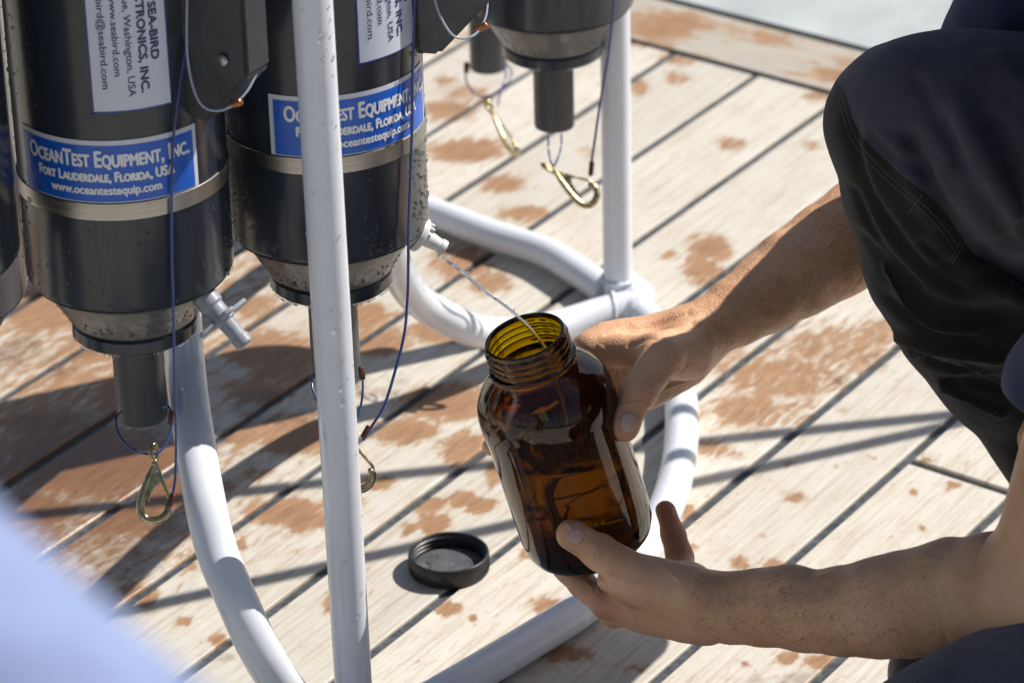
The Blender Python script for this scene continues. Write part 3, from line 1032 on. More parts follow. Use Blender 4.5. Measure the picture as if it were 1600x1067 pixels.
    # drain valve on the cone
    if level >= 1:
        va = rr + math.radians(60)
        vm = Matrix.Rotation(va - math.pi / 2, 4, 'Z') @ Matrix.Translation((.066, 0, BODY_Z - .012)) @ Matrix.Rotation(math.radians(123 if valve == 'open' else 133), 4, 'Y')
        g = M['valve_white'] if valve == 'open' else M['valve_grey']
        if valve == 'open':
            v, f = lathe([(0, -.014), (.0105, -.014), (.0105, -.001), (.0135, .0), (.0135, .0035), (.012, .0052), (.0066, .0056), (.0062, .012), (.0050, .0195), (.0060, .0200), (.0058, .0240), (.0040, .0240), (.0036, .019), (0, .0185)], 36)
            dv_ = pyobj('drain_valve', v, f, g, b, True, vm); sharp(dv_, 40)
            for sx in (-1, 1):
                bm = box_bm((-.011, sx * .004 - .001, .005), (-.0075, sx * .004 + .001, .0092), .0004)
                bmobj('valve_pin', bm, M['valve_white'], dv_)
        else:
            v, f = lathe([(0, -.014), (.0095, -.014), (.0095, .004), (.0078, .006), (.0078, .013), (.0088, .0145), (.0088, .019), (.0068, .0205), (.0062, .034), (.0070, .0345), (.0070, .0405), (.0055, .042), (0, .042)], 32)
            dv_ = pyobj('drain_valve', v, f, g, b, True, vm); sharp(dv_, 40)
            bm = bmesh.new()
            for ang in (0, math.pi / 2):
                q = box_bm((-.0215, -.0045, .0145), (.0215, .0045, .0185), .0016)
                me = bpy.data.meshes.new('t'); q.to_mesh(me); q.free()
                me.transform(Matrix.Rotation(ang + .5, 4, 'Z')); bm.from_mesh(me); bpy.data.meshes.remove(me)
            bmobj('valve_wings', bm, g, dv_)
    # water beads
    pts = []
    for _ in range(ndrops):
        a = random.uniform(-1.65, 1.65) if random.random() < .45 else random.choice((-1, 1)) * random.uniform(.7, 1.6)
        z = BODY_Z + random.random() ** 1.3 * .27 + .003
        if level >= 1 and BODY_Z + .090 < z < BODY_Z + .142 and random.random() < .7: continue
        big = random.random()
        rad = .00045 + .0009 * random.random() ** 2 + (.0014 * random.random() if big > .96 else 0)
        pts.append((((BR + .0002) * math.sin(a), -(BR + .0002) * math.cos(a), z), (math.sin(a), -math.cos(a), 0), rad, random.uniform(1.0, 1.35)))
    if valve == 'open':       # strings of beads running down the front
        for a, za, zb, nn_ in ((.42, .003, .070, 16), (.55, .004, .03, 10), (1.25, .01, .16, 40), (-1.1, .01, .15, 24)):
            for _ in range(nn_):
                z = BODY_Z + random.uniform(za, zb); a_ = a + random.gauss(0, .035)
                pts.append((((BR + .0002) * math.sin(a_), -(BR + .0002) * math.cos(a_), z), (math.sin(a_), -math.cos(a_), 0), random.uniform(.0007, .0014), 1.1))
    for _ in range(int(ndrops * .45)):
        a = random.uniform(-1.6, 1.6); t = random.random()
        r = .048 + (BR - .012 - .048) * t; z = FL + .0035 + (BODY_Z - .006 - FL - .0035) * t
        pts.append(((r * math.sin(a), -r * math.cos(a), z), (math.sin(a) * .8, -math.cos(a) * .8, -.6), .0004 + .0012 * random.random() ** 2.5, 1.2))
    for _ in range(int(ndrops * .10)):
        a = random.uniform(-1.6, 1.6)
        pts.append((((BR - .004) * math.sin(a), -(BR - .004) * math.cos(a), BODY_Z + .0005), (math.sin(a) * .6, -math.cos(a) * .6, -.8), .0008 + .0012 * random.random(), 1.0))
        a = random.uniform(-1.6, 1.6)
        pts.append(((.0455 * math.sin(a), -.0455 * math.cos(a), .0006), (math.sin(a) * .7, -math.cos(a) * .7, -.7), .0007 + .0010 * random.random(), 1.0))
    drop_mesh('water_beads', pts, M['drop'], b)
    return b


fpost = [o for o in frame.children if o.name == 'post'][0]
pts = []
for _ in range(230):
    t = random.random(); c = pb + (pt - pb) * t
    an = (random.gauss(.35, .12) if random.random() < .35 else random.uniform(-1.5, 1.5))
    n_ = np.array([math.sin(an), -math.cos(an), 0]); big = random.random()
    pts.append((c + n_ * .0139 - np.array(frame.location), n_, .0004 + .0008 * random.random() ** 2 + (.0012 if big > .96 else 0), 1.15))
drop_mesh('water_beads', pts, M['drop'], frame)
BL = make_bottle('dark grey sampling bottle with its whole blue label visible, closed grey valve', P(212, 513.5, 2.71), 0, 1, 'knob', 520)
BM = make_bottle('dark grey sampling bottle behind the white post, draining water into the jar', P(518, 440, 2.79), 31, 1, 'open', 800)
BT = make_bottle('dark grey bottle at the top beside the back post, its base and outlet pipe showing', P(864, 83, 3.40), 80, 0, None, 120)
BF = make_bottle('farthest bottle, only its outlet pipe showing left of the back bottle', P(760, 3, 3.75), 60, 0, None, 30)
B5 = make_bottle('dark bottle cut off by the left edge of the photo', P(-126, 500, 2.60), -40, 0, None, 120)
B6 = make_bottle('dark bottle in the gap behind the bottle cut off by the left edge', P(-96, 548, 2.95), -10, 0, None, 60)


def cyl_depth(c, px, py, r):
    """depth at which the view ray meets the vertical cylinder of radius r round point c"""
    v = P(px, py, 1.0) - CAM; o = CAM - np.array(c)
    A = v[0] ** 2 + v[1] ** 2; B = v[0] * o[0] + v[1] * o[1]; C = o[0] ** 2 + o[1] ** 2 - r * r
    D = B * B - A * C
    return (-B - math.sqrt(D)) / A if D > 0 else -B / A


def hug(bot, pts, gap=.0035):
    """depths for a line that hangs down the front of a bottle: (px, py) pairs"""
    c = np.array(bot.location)
    return [(x, y, cyl_depth(c, x, y, BR + gap)) for x, y in pts]


# lanyards: blue nylon lines
def line_px(pts, r=.0009, name='lanyard', parent=None, per=8, mat_='line'):
    w = np.array([P(*q) for q in spline(pts, per)])
    if parent is not None: w = w - np.array(parent.location)
    return tube_obj(name, w, r, M[mat_], parent, 8)


line_px(hug(BL, [(312, -80), (300, 20), (283, 120), (270, 230), (268, 340), (269, 430)]) + [(271, 500, 2.622), (273, 600, 2.646), (275, 690, 2.665), (274, 745, 2.672), (269, 776, 2.675)], .0010, 'lanyard', BL)
line_px(hug(BM, [(648, -80), (648, 0), (645, 100), (644, 184), (642, 260), (639, 340), (638, 400)], .005) + [(637, 459, 2.755), (632, 520, 2.755), (617, 581, 2.755), (600, 634, 2.755), (580, 667, 2.755), (567, 688, 2.755)], .0011, 'lanyard', BM)
line_px([(960, 0, 3.26), (951, 83, 3.30), (943, 130, 3.31), (935, 180, 3.32), (929, 222, 3.33), (924, 255, 3.335), (922, 276, 3.335)], .0012, 'lanyard', BT)


def crimp(px, py, d, L, r, ang, parent, m='rust_crimp'):
    c = P(px, py, d); a = math.radians(ang)
    ax = Rv * math.sin(a) + Uv * math.cos(a)
    path = [c - ax * L / 2, c - ax * L * .4, c + ax * L * .4, c + ax * L / 2]
    o = tube_obj('crimp', np.array(path) - np.array(parent.location), [r * .75, r, r, r * .75], M[m], parent, 12, flat=.65)
    return o


def loop_px_(pts, parent):
    line_px(pts, .0009, 'lanyard_loop', parent)


loop_px_([(190, 642, 2.705), (182, 652, 2.70), (183, 672, 2.695), (195, 692, 2.69), (217, 706, 2.685), (240, 709, 2.682), (254, 701, 2.685), (264, 683, 2.69), (269, 662, 2.695), (268, 645, 2.70), (262, 634, 2.705), (254, 636, 2.71)], BL)
crimp(267, 652, 2.693, .0105, .0022, 5, BL); crimp(267, 781, 2.672, .010, .0026, 20, BL)
loop_px_([(488, 585, 2.775), (487, 596, 2.77), (491, 615, 2.765), (505, 645, 2.76), (530, 668, 2.755), (552, 664, 2.755), (564, 632, 2.76), (567, 600, 2.765), (564, 580, 2.77)], BM)
crimp(565, 583, 2.762, .010, .0023, -8, BM); crimp(571, 674, 2.752, .010, .0021, 30, BM)
loop_px_([(857, 212, 3.37), (857, 232, 3.36), (860, 250, 3.355), (865, 260, 3.35), (872, 246, 3.35), (877, 228, 3.36), (877, 210, 3.365)], BT)
crimp(924, 263, 3.333, .013, .0024, 5, BT)
loop_px_([(737, 102, 3.74), (728, 112, 3.73), (729, 128, 3.72), (738, 143, 3.71), (752, 151, 3.71), (770, 148, 3.71), (784, 138, 3.715), (797, 125, 3.72), (799, 110, 3.73), (792, 101, 3.74)], BF)
loop_px_([(790, 102, 3.735), (790, 122, 3.72), (783, 140, 3.71), (778, 165, 3.70)], BF)
crimp(729, 106, 3.728, .011, .0028, 0, BF)


# brass snap hooks, modelled once in millimetres (x right, y up, eye at the origin)
def make_hook(label):
    h = empty('snap_hook', (0, 0, 0))
    tag(h, label, 'snap hook', 'brass snap hooks hanging from the bottles')
    mm = .001
    J = Join()
    a = [(.6, -9), (-3.2, -17), (-7.0, -27), (-9.6, -36), (-9.9, -43), (-6.5, -48.5), (0, -50), (6.0, -48), (9.6, -43.5), (9.2, -39.5), (7.2, -38.6)]
    sp = spline(a, 7); n = len(sp)
    rad = np.interp(np.linspace(0, 1, n), [0, .12, .35, .6, .8, .95, 1], [1.7, 2.6, 3.1, 3.1, 2.8, 2.2, 1.3])
    v, f = tube_geo([(x * mm, 0, y * mm) for x, y in sp], rad * mm, 12, flat=.8, up=(0, 1, 0)); J.add(v, f)
    J.obj('hook_body', M['brass'], h)
    # flat shoulder plate between body and gate
    bm = bmesh.new()
    o = [(-1.2, -8), (2.0, -8), (3.6, -14), (6.6, -25), (4.4, -22), (0.4, -25), (-2.6, -31), (-4.0, -37), (-7.0, -30), (-3.5, -19)]
    fa = [bm.verts.new((x * mm, -1.1 * mm, y * mm)) for x, y in o]; fb = [bm.verts.new((x * mm, 1.1 * mm, y * mm)) for x, y in o]
    bm.faces.new(fa); bm.faces.new(fb[::-1])
    for i in range(len(o)):
        k = (i + 1) % len(o); bm.faces.new((fa[k], fa[i], fb[i], fb[k]))
    bmesh.ops.triangulate(bm, faces=[q for q in bm.faces if len(q.verts) > 4])
    bmobj('shoulder_plate', bm, M['brass'], h, False)
    sp = spline([(2.2, -10), (5.2, -19), (8.6, -28), (11.4, -36), (10.6, -41)], 5)
    v, f = tube_geo([(x * mm, 0, y * mm) for x, y in sp], [1.3 * mm] * len(sp), 10, flat=.7, up=(0, 1, 0))
    sharp(pyobj('gate', v, f, M['brass'], h), 50)
    t = np.linspace(0, 2 * math.pi, 25)[:-1]
    v, f = tube_geo([(2.1 * mm * math.cos(q), 4.3 * mm * math.cos(q) * .6, (-1 + 6.2 * math.sin(q)) * mm) for q in t], 1.5 * mm, 10, closed=True, up=(1, 0, 0))
    pyobj('eye', v, f, M['brass'], h)
    v, f = lathe([(0, -10.5), (2.1, -10.5), (2.3, -9.5), (2.3, -7.6), (1.6, -6.6), (0, -6.6)], 16)
    pyobj('swivel_collar', [(x * mm, y * mm, z * mm) for x, y, z in v], f, M['brass'], h)
    v, f = lathe([(0, 0), (.9, 0), (.9, .5), (.5, .8), (0, .8)], 12)
    pyobj('rivet', [(x * mm + .0016, -.0011 - z * mm, y * mm - .0148) for x, y, z in v], f, M['brass'], h)
    return h


def copy_tree(o, parent=None):
    c = o.copy(); COL.objects.link(c); c.parent = parent
    for ch in [q for q in bpy.data.objects if q.parent == o]: copy_tree(ch, c)
    return c


def orient(o, px, py, d, roll=0, yaw=0, pitch=0, s=1.0):
    """stand an object (x right, y away, z up) in the scene facing the camera, then turn it"""
    B = Matrix((( Rv[0], Fw[0], Uv[0]), (Rv[1], Fw[1], Uv[1]), (Rv[2], Fw[2], Uv[2]))).to_4x4()
    o.matrix_world = Matrix.Translation(V(P(px, py, d))) @ B @ Matrix.Rotation(math.radians(roll), 4, 'Y') @ Matrix.Rotation(math.radians(yaw), 4, 'Z') @ Matrix.Rotation(math.radians(pitch), 4, 'X') @ Matrix.Scale(s, 4)


hook = make_hook('brass snap hook hanging from the blue loop under the left bottle')
HK = [(hook, 241, 705, 2.682, 0, 0, 0, 1.0)]
for lab_, *a in (('brass snap hook half hidden behind the front white post', 534, 666, 2.757, -20, 8, 0, .98),
                 ('brass snap hook swung out sideways under the back bottle beside the back post', 855, 262, 3.345, -56, 18, 0, 1.05),
                 ('blurred brass snap hook under the farthest outlet pipe', 762, 163, 3.705, -30, 70, 0, 1.15)):
    c = copy_tree(hook); c['label'] = lab_
    HK.append((c, *a))
for h_, *a in HK: orient(h_, *a)

# ------------------------------------------------------------------ screw lid on the deck
lidc = PZ(702, 889, 0.0)
lid = empty('jar_lid', lidc); tag(lid, 'black plastic screw lid lying open side up on the planks', 'lid')
LR = .0338; LH = .0172
v_prof = [(0, 0), (LR - .0016, 0), (LR, .0015), (LR, LH - .0006), (LR - .0006, LH), (LR - .0018, LH), (LR - .0024, LH - .0006)]
for i in range(3):
    z = LH - .0030 - i * .0036
    v_prof += [(LR - .0026, z), (LR - .0040, z - .0008), (LR - .0040, z - .0014), (LR - .0026, z - .0024)]
v_prof += [(LR - .0026, .0026), (0, .0026)]
lathe_obj('lid_shell', v_prof, M['lid'], lid, 120, ang=50)
lathe_obj('lid_liner', [(0, .0028), (LR - .0040, .0028), (LR - .0042, .0038), (LR - .006, .0041), (0, .0041)], M['liner'], lid, 72)
J = Join()
for k in range(100):
    a = 2 * math.pi * k / 100
    c, s = math.cos(a), math.sin(a)
    w = .0005
    J.add([((LR - .0002) * c - w * s, (LR - .0002) * s + w * c, z) for z in (.0022, LH - .0022)] + [((LR + .0004) * c, (LR + .0004) * s, z) for z in (.0024, LH - .0024)] + [((LR - .0002) * c + w * s, (LR - .0002) * s - w * c, z) for z in (.0022, LH - .0022)],
          [(0, 1, 3, 2), (2, 3, 5, 4), (0, 2, 4), (1, 5, 3)])
o = J.obj('grip_rib', M['lid'], lid); o['kind'] = 'stuff'
dp = [((random.uniform(-1, 1) * .024, random.uniform(-1, 1) * .024, .0041), (0, 0, 1), .0004 + .0016 * random.random() ** 3, 1.0) for _ in range(26)]
drop_mesh('water_beads', dp, M['drop'], lid)
# scratched scribble in the liner
J = Join()
for q in ([(-.009, .002), (-.005, .006), (-.004, -.001), (0, .005), (.001, -.001), (.005, .004)], [(-.003, -.005), (.004, -.006), (.008, -.003)]):
    v, f = tube_geo([(x, y, .0042) for x, y in spline(q, 4)[:, :2]], .00016, 5, up=(0, 0, 1)); J.add(v, f)
J.obj('scribble', M['valve_grey'], lid)

# ------------------------------------------------------------------ amber jar
TILT = math.radians(18.3)
AX = Rv * (-.855 * math.sin(TILT)) + Uv * (.855 * math.cos(TILT)) - Fw * .519
AX /= np.linalg.norm(AX)
JH = .193
mouth = P(819, 524, 2.712)
jbase = mouth - AX * JH
xa = np.cross(np.array([0, 1.0, 0]), AX); xa /= np.linalg.norm(xa); ya = np.cross(AX, xa)
JM = Matrix(((xa[0], ya[0], AX[0], jbase[0]), (xa[1], ya[1], AX[1], jbase[1]), (xa[2], ya[2], AX[2], jbase[2]), (0, 0, 0, 1)))
jar = empty('amber_jar'); jar.matrix_world = JM
tag(jar, 'wide mouth amber glass jar tilted in two hands, catching the water', 'jar')
outer = [(0, .0045), (.028, .0035), (.036, .0005), (.041, 0), (.046, .0015), (.0505, .006), (.0532, .013), (.0540, .024), (.0540, .070), (.0543, .112), (.0552, .121), (.0555, .127), (.0548, .134), (.0528, .1415), (.0488, .1485), (.0430, .1545), (.0375, .1590), (.0340, .1622), (.0328, .1645), (.0330, .1658), (.0345, .1668), (.0347, .1682), (.0335, .1692), (.0312, .1700)]
for i in range(3):
    z = .1716 + i * .0052
    outer += [(.0312, z), (.0326, z + .0010), (.0330, z + .0020), (.0326, z + .0030), (.0312, z + .0040)]
outer += [(.0312, .1882), (.0309, .1893), (.0300, .1899), (.0288, .1895), (.0282, .1885)]
inner = [(.0288, .180), (.0290, .170), (.0290, .164), (.0308, .1600), (.0360, .1550), (.0415, .1495), (.0460, .1430), (.0490, .1360), (.0499, .127), (.0494, .115), (.0490, .070), (.0490, .026), (.0475, .015), (.0435, .0095), (.035, .0080), (0, .009)]
JS = lambda pr: [(r * (.945 if r > .04 else .975), z * JH / .190) for r, z in pr]
lathe_obj('glass_wall', JS(outer) + JS(inner), M['glass'], jar, 128, ang=80)
# water standing in the jar, level in the world
wprof = [(0, .0093), (.035, .0083), (.0432, .0098), (.0472, .0153), (.0487, .026), (.0487, .070), (.0491, .115), (.0496, .127), (.0487, .136), (.045, .144), (0, .144)]
wv, wf = lathe([(r * .944 if r > .04 else r * .973, z * JH / .190) for r, z in wprof], 96)
bm = bmesh.new(); bv = [bm.verts.new(JM @ Vector(q)) for q in wv]
for q in wf:
    try: bm.faces.new([bv[i] for i in q])
    except ValueError: pass
bmesh.ops.remove_doubles(bm, verts=bm.verts, dist=1e-6)
bmesh.ops.recalc_face_normals(bm, faces=bm.faces)
wl = JM @ Vector((0, 0, .092))
g = bmesh.ops.bisect_plane(bm, geom=bm.verts[:] + bm.edges[:] + bm.faces[:], plane_co=wl, plane_no=(0, 0, 1), clear_outer=True)
ed = [e for e in g['geom_cut'] if isinstance(e, bmesh.types.BMEdge)]
r_ = bmesh.ops.triangle_fill(bm, edges=ed, use_beauty=True)
newf = [q for q in r_['geom'] if isinstance(q, bmesh.types.BMFace)]
for _ in range(4):
    es = list({e for q in newf for e in q.edges if not e.is_boundary and all(l in newf for l in e.link_faces)})
    s_ = bmesh.ops.subdivide_edges(bm, edges=es, cuts=1)
    newf = [q for q in bm.faces if abs(q.normal.z) > .999 and abs(q.calc_center_median().z - wl.z) < 1e-5]
    bmesh.ops.triangulate(bm, faces=newf)
    newf = [q for q in bm.faces if abs(q.calc_center_median().z - wl.z) < 1e-5]
for v in {v for q in newf for v in q.verts if all(l in newf for l in v.link_faces)}:
    v.co.z += .0011 * (mnoise.noise(v.co * 90) + .5 * mnoise.noise(v.co * 210))
wj = bmobj('jar_water', bm, M['water'])
tag(wj, 'churning water collected inside the amber jar', 'water')
bub = []
for _ in range(70):
    a = random.uniform(0, 6.28); rr_ = .03 * random.random() ** .6; q = V(wl) + Vector((rr_ * math.cos(a) + .006, rr_ * math.sin(a), .0004))
    bub.append((q, (0, 0, 1), .0006 + .0016 * random.random() ** 2, 1.0))
drop_mesh('bubbles', bub, M['water'], wj)
# stream of water
st_px = [(684, 399, 2.775), (697, 407, 2.772), (725, 427, 2.763), (759, 457, 2.750), (784, 474, 2.741), (812, 497, 2.730), (843, 530, 2.722), (862, 565, 2.722), (878, 620, 2.727), (890, 690, 2.735)]
sp = spline(st_px, 16); path = np.array([P(*q) for q in sp]); n = len(path)
srad = .0024 + .00025 * np.sin(np.arange(n) * .31) + .00018 * np.sin(np.arange(n) * .83 + 2)
v_, f_ = tube_geo(path, srad * np.linspace(1.15, .95, n), 18, flat=.45, up=tuple(Uv), twist=np.arange(n) * .05)
v_ = np.array(v_); c_ = np.repeat(path, 18, 0); dd = v_ - c_
v_ = c_ + dd * (.82 + .36 * vnoise(v_ * 210, 21))[:, None]
o = pyobj('water_stream', v_, f_, M['water'])
sp_pts = []
for _ in range(8):
    q = path[int(random.uniform(.15, .62) * n)] + np.array([random.gauss(0, .003), random.gauss(0, .003), random.gauss(0, .003)])
    r_s = random.uniform(.0004, .0010)
    sp_pts.append((q, (0, -.5, .8), r_s, 1.0)); sp_pts.append((q, (0, .5, -.8), r_s, 1.0))
drop_mesh('stray_droplets', sp_pts, M['water'], o)
tag(o, 'thin clear jet of water running from the white valve into the jar', 'water jet')


# ------------------------------------------------------------------ people
def jar_front(px, py, r=.0511):
    """depth where the view ray meets the jar's cylinder (front side), or of the closest approach"""
    v = P(px, py, 1.0) - CAM; o = CAM - jbase
    vp = v - AX * (v @ AX); op = o - AX * (o @ AX)
    A = vp @ vp; B = vp @ op; C = op @ op - r * r; D = B * B - A * C
    return (-B - math.sqrt(D)) / A if D > 0 else -B / A


def finger(vol, pts, rad, k=.005):
    vol.chain(pts, rad, k)
    return vol


crouch = empty('person', PZ(1760, 1000, 0.0))
tag(crouch, 'crouching person in navy trousers and dark shirt holding the amber jar with both bare hands', 'person')
CP = np.array(crouch.location)

# --- near (left) hand, palm up under the jar
lw = P(1128, 953, 2.70)                     # wrist
le = P(1640, 930, 2.545)                    # elbow
ls = P(1850, 230, 2.43)                     # shoulder
td = jar_front(893, 836) - .0075
L_th = [P(1080, 930, 2.695), P(1000, 903, jar_front(985, 893) - .020 if False else 2.700), P(938, 863, jar_front(938, 863) - .0115), P(893, 833, td)]
L_in = [P(1010, 944, 2.755), P(948, 943, 2.775), P(908, 912, 2.800), P(880, 888, 2.820)]
L_mi = [P(1022, 950, 2.775), P(960, 955, 2.810), P(925, 925, 2.845), P(905, 895, 2.865)]
L_ri = [P(1042, 938, 2.800), P(1000, 925, 2.850), P(975, 885, 2.885), P(968, 845, 2.890)]
L_pi = [P(1068, 915, 2.815), P(1062, 872, 2.845), P(1052, 832, 2.850), P(1040, 798, 2.842)]
h = .0014
volL = Vol(np.minimum(P(860, 1060, 2.95), P(860, 750, 2.95)) * 0 + np.array([.0, 1.98, .10]), [.48, 2.75, .48], h)


def bounds(pts, m):
    p = np.array(pts); return p.min(0) - m, p.max(0) + m


lo, hi = bounds([le, lw] + L_th + L_in + L_mi + L_ri + L_pi, .06)
volL = Vol(lo, hi, h)
ax_l = (le - lw) / np.linalg.norm(le - lw)
# forearm: outline read off the photograph (px, centre py, half width px) along the arm
FA = [(1100, 948, 50), (1142, 957, 48), (1195, 958, 52), (1262, 957, 62), (1319, 954, 71), (1375, 949, 80), (1412, 944, 84), (1487, 930, 90), (1560, 925, 96), (1640, 930, 104)]
fp, fr = [], []
for x, y, w in FA:
    t = (x - 1128) / (1640 - 1128); d = 2.70 + (2.545 - 2.70) * max(t, -.1)
    fp.append(P(x, y, d)); fr.append(w / FPX * d * .985)
for i in range(len(fp) - 1): volL.cone(fp[i], fp[i + 1], fr[i], fr[i + 1], .004)
# flatten feel of the wrist by adding the two forearm bones
volL.cone(P(1090, 930, 2.72), P(1230, 925, 2.66), .015, .020, .012)
# palm
for q, r1, r2 in ((L_in[0], .0175, .0125), (L_mi[0], .018, .0125), (L_ri[0], .017, .0120), (L_pi[0], .015, .0110)):
    volL.cone(P(1108, 948, 2.705), q, r1, r2, .012)
volL.cone(P(1095, 940, 2.70), P(1025, 915, 2.700), .019, .0165, .012)         # thenar
volL.cone(P(1105, 930, 2.73), P(1070, 905, 2.80), .017, .0135, .012)         # hypothenar
volL.cone(P(1100, 965, 2.725), P(1000, 955, 2.765), .0205, .0160, .012)      # fleshy edge below
volL.cone(P(1075, 925, 2.69), P(985, 905, 2.715), .0185, .0165, .012)
volL.cone(P(985, 915, 2.735), P(955, 905, 2.755), .0150, .0105, .014)        # web between thumb and first finger
volL.cone(P(1060, 920, 2.77), P(1010, 925, 2.81), .0200, .0170, .012)
for F, R in ((L_th, [.0175, .0165, .0132, .0106]), (L_in, [.0135, .0112, .0098, .0084]), (L_mi, [.0135, .0115, .0098, .0084]), (L_ri, [.0125, .0105, .0092, .0080]), (L_pi, [.0122, .0104, .0094, .0080])):
    volL.chain(F, R, .007)
volL.ell(P(897, 836, td + .0005), [Rv, Uv, Fw], [.0128, .0108, .0092], .004)
vL, qL = volL.mesh(); del volL
vL = relax(vL, qL, 3)

# --- far (right) hand, wrapped round the back of the jar, thumb in front
rw = P(1093, 538, 2.835)
re_ = P(1490, 285, 2.95)
rs = P(1790, -330, 2.60)
tdr = jar_front(978, 665) - .0060
R_th = [P(1075, 556, 2.80), P(1034, 560, 2.768), P(998, 612, 2.742), P(978, 660, min(tdr, 2.735))]
R_in = [P(922, 545, 2.815), P(880, 560, 2.850), P(830, 590, 2.850), P(795, 605, 2.835)]
R_mi = [P(930, 578, 2.840), P(880, 610, 2.868), P(815, 640, 2.860), P(775, 655, 2.835)]
R_ri = [P(945, 610, 2.858), P(890, 655, 2.880), P(815, 690, 2.862), P(768, 697, 2.825)]
R_pi = [P(965, 638, 2.865), P(915, 690, 2.885), P(860, 720, 2.875), P(825, 730, 2.855)]
lo, hi = bounds([re_, rw] + R_th + R_in + R_mi + R_ri + R_pi, .05)
volR = Vol(lo, hi, h)
FB = [(1075, 526, 46), (1110, 510, 48), (1150, 487, 55), (1195, 460, 63), (1242, 428, 72), (1300, 392, 79), (1360, 352, 84), (1430, 312, 86), (1490, 285, 84)]
fp, fr = [], []
for x, y, w in FB:
    t = (x - 1093) / (1490 - 1093); d = 2.835 + (2.95 - 2.835) * max(t, -.1)
    fp.append(P(x, y, d)); fr.append(w / FPX * d * .97)
for i in range(len(fp) - 1): volR.cone(fp[i], fp[i + 1], fr[i], fr[i + 1], .004)
for q, r1, r2 in ((R_in[0], .0175, .0125), (R_mi[0], .0175, .0125), (R_ri[0], .0165, .0115), (R_pi[0], .0150, .0105)):
    volR.cone(P(1085, 538, 2.835), q, r1, r2, .012)
volR.cone(P(1075, 570, 2.850), P(1010, 610, 2.865), .0165, .0150, .010)       # heel of the hand below
volR.cone(P(1078, 548, 2.812), P(1030, 556, 2.778), .0195, .0165, .012)      # thenar
volR.cone(P(960, 545, 2.805), P(1022, 555, 2.785), .0110, .0130, .014)       # web of thumb
volR.cone(P(1060, 503, 2.838), P(940, 520, 2.822), .0100, .0078, .010)       # index metacarpal under the skin
for F, R in ((R_th, [.0180, .0158, .0132, .0105]), (R_in, [.0120, .0100, .0088, .0078]), (R_mi, [.0120, .0102, .009, .0078]), (R_ri, [.0115, .0095, .0084, .0076]), (R_pi, [.0100, .0086, .0080, .0070])):
    volR.chain(F, R, .007)
volR.ell(P(976, 664, min(tdr, 2.735)), [Rv, Uv, Fw], [.0118, .0125, .0090], .004)
volR.ell(P(1000, 612, 2.743), [Rv, Uv, Fw], [.0128, .012, .0115], .005)      # knuckle of thumb
vR, qR = volR.mesh(); del volR
vR = relax(vR, qR, 3)


def carve(v, q, polys, depth, width):
    """push grooves (depth>0) or ridges (depth<0) along world polylines"""
    n = vnormals(v, q)
    for pts in polys:
        d = seg_dist(v, pts)
        w = np.exp(-(d / width) ** 2)
        v = v - n * (w * depth)[:, None]
    return v


def surf(bvh, pts, off=0.0):
    out = []
    for a, b in pts:
        p, nn = hit(bvh, a, b)
        if p is not None:
            dirn = CAM - p
            if nn @ dirn < 0: nn = -nn
            out.append(p + nn * off)
    return np.array(out)


bR = bvh_of(vR, qR); bLh = bvh_of(vL, qL)
creR = [[(972, 628), (985, 622), (1000, 620), (1016, 626)], [(968, 636), (984, 630), (1002, 628), (1014, 634)], [(974, 620), (990, 614), (1008, 614), (1020, 620)],
        [(1024, 600), (1040, 596), (1060, 586), (1078, 570)], [(1028, 592), (1044, 588), (1062, 576)], [(1020, 606), (1044, 606), (1068, 596)],
        [(936, 540), (955, 556), (968, 578), (966, 596)]]
vR = carve(vR, qR, [surf(bR, c) for c in creR if len(surf(bR, c)) > 1], .0010, .0012)
vR = carve(vR, qR, [surf(bR, [(1075, 490), (1010, 512), (950, 520)]), surf(bR, [(1085, 505), (1030, 530), (985, 540)])], -.0020, .0035)
creL = [[(912, 846), (919, 858), (920, 872)], [(918, 842), (926, 856), (928, 872)], [(924, 840), (933, 854), (936, 870)], [(906, 850), (911, 860), (912, 866)],
        [(955, 900), (975, 905), (1000, 930)], [(885, 818), (890, 822), (893, 826)], [(1000, 872), (1030, 880), (1060, 905)], [(940, 905), (965, 925), (1010, 940)], [(1035, 838), (1045, 834), (1058, 832)], [(1038, 844), (1048, 840), (1060, 838)], [(1043, 862), (1055, 858), (1068, 858)], [(915, 908), (925, 918), (928, 928)], [(920, 904), (932, 914), (936, 924)], [(1118, 915), (1124, 945), (1120, 985)], [(1130, 910), (1137, 945), (1134, 990)]]
vL = carve(vL, qL, [surf(bLh, c) for c in creL if len(surf(bLh, c)) > 1], .0010, .0012)
vL = carve(vL, qL, [surf(bLh, [(1150, 925), (1230, 925), (1310, 915)]), surf(bLh, [(1160, 975), (1250, 975), (1330, 965)])], -.0012, .006)
for nm in ('R', 'L'):
    v, q = (vR, qR) if nm == 'R' else (vL, qL)
    n = vnormals(v, q)
    v += n * ((vnoise(v * 60, 3) - .5) * .0016 + (vnoise(v * 170, 5) - .5) * .0005)[:, None]
    if nm == 'R': vR = v
    else: vL = v

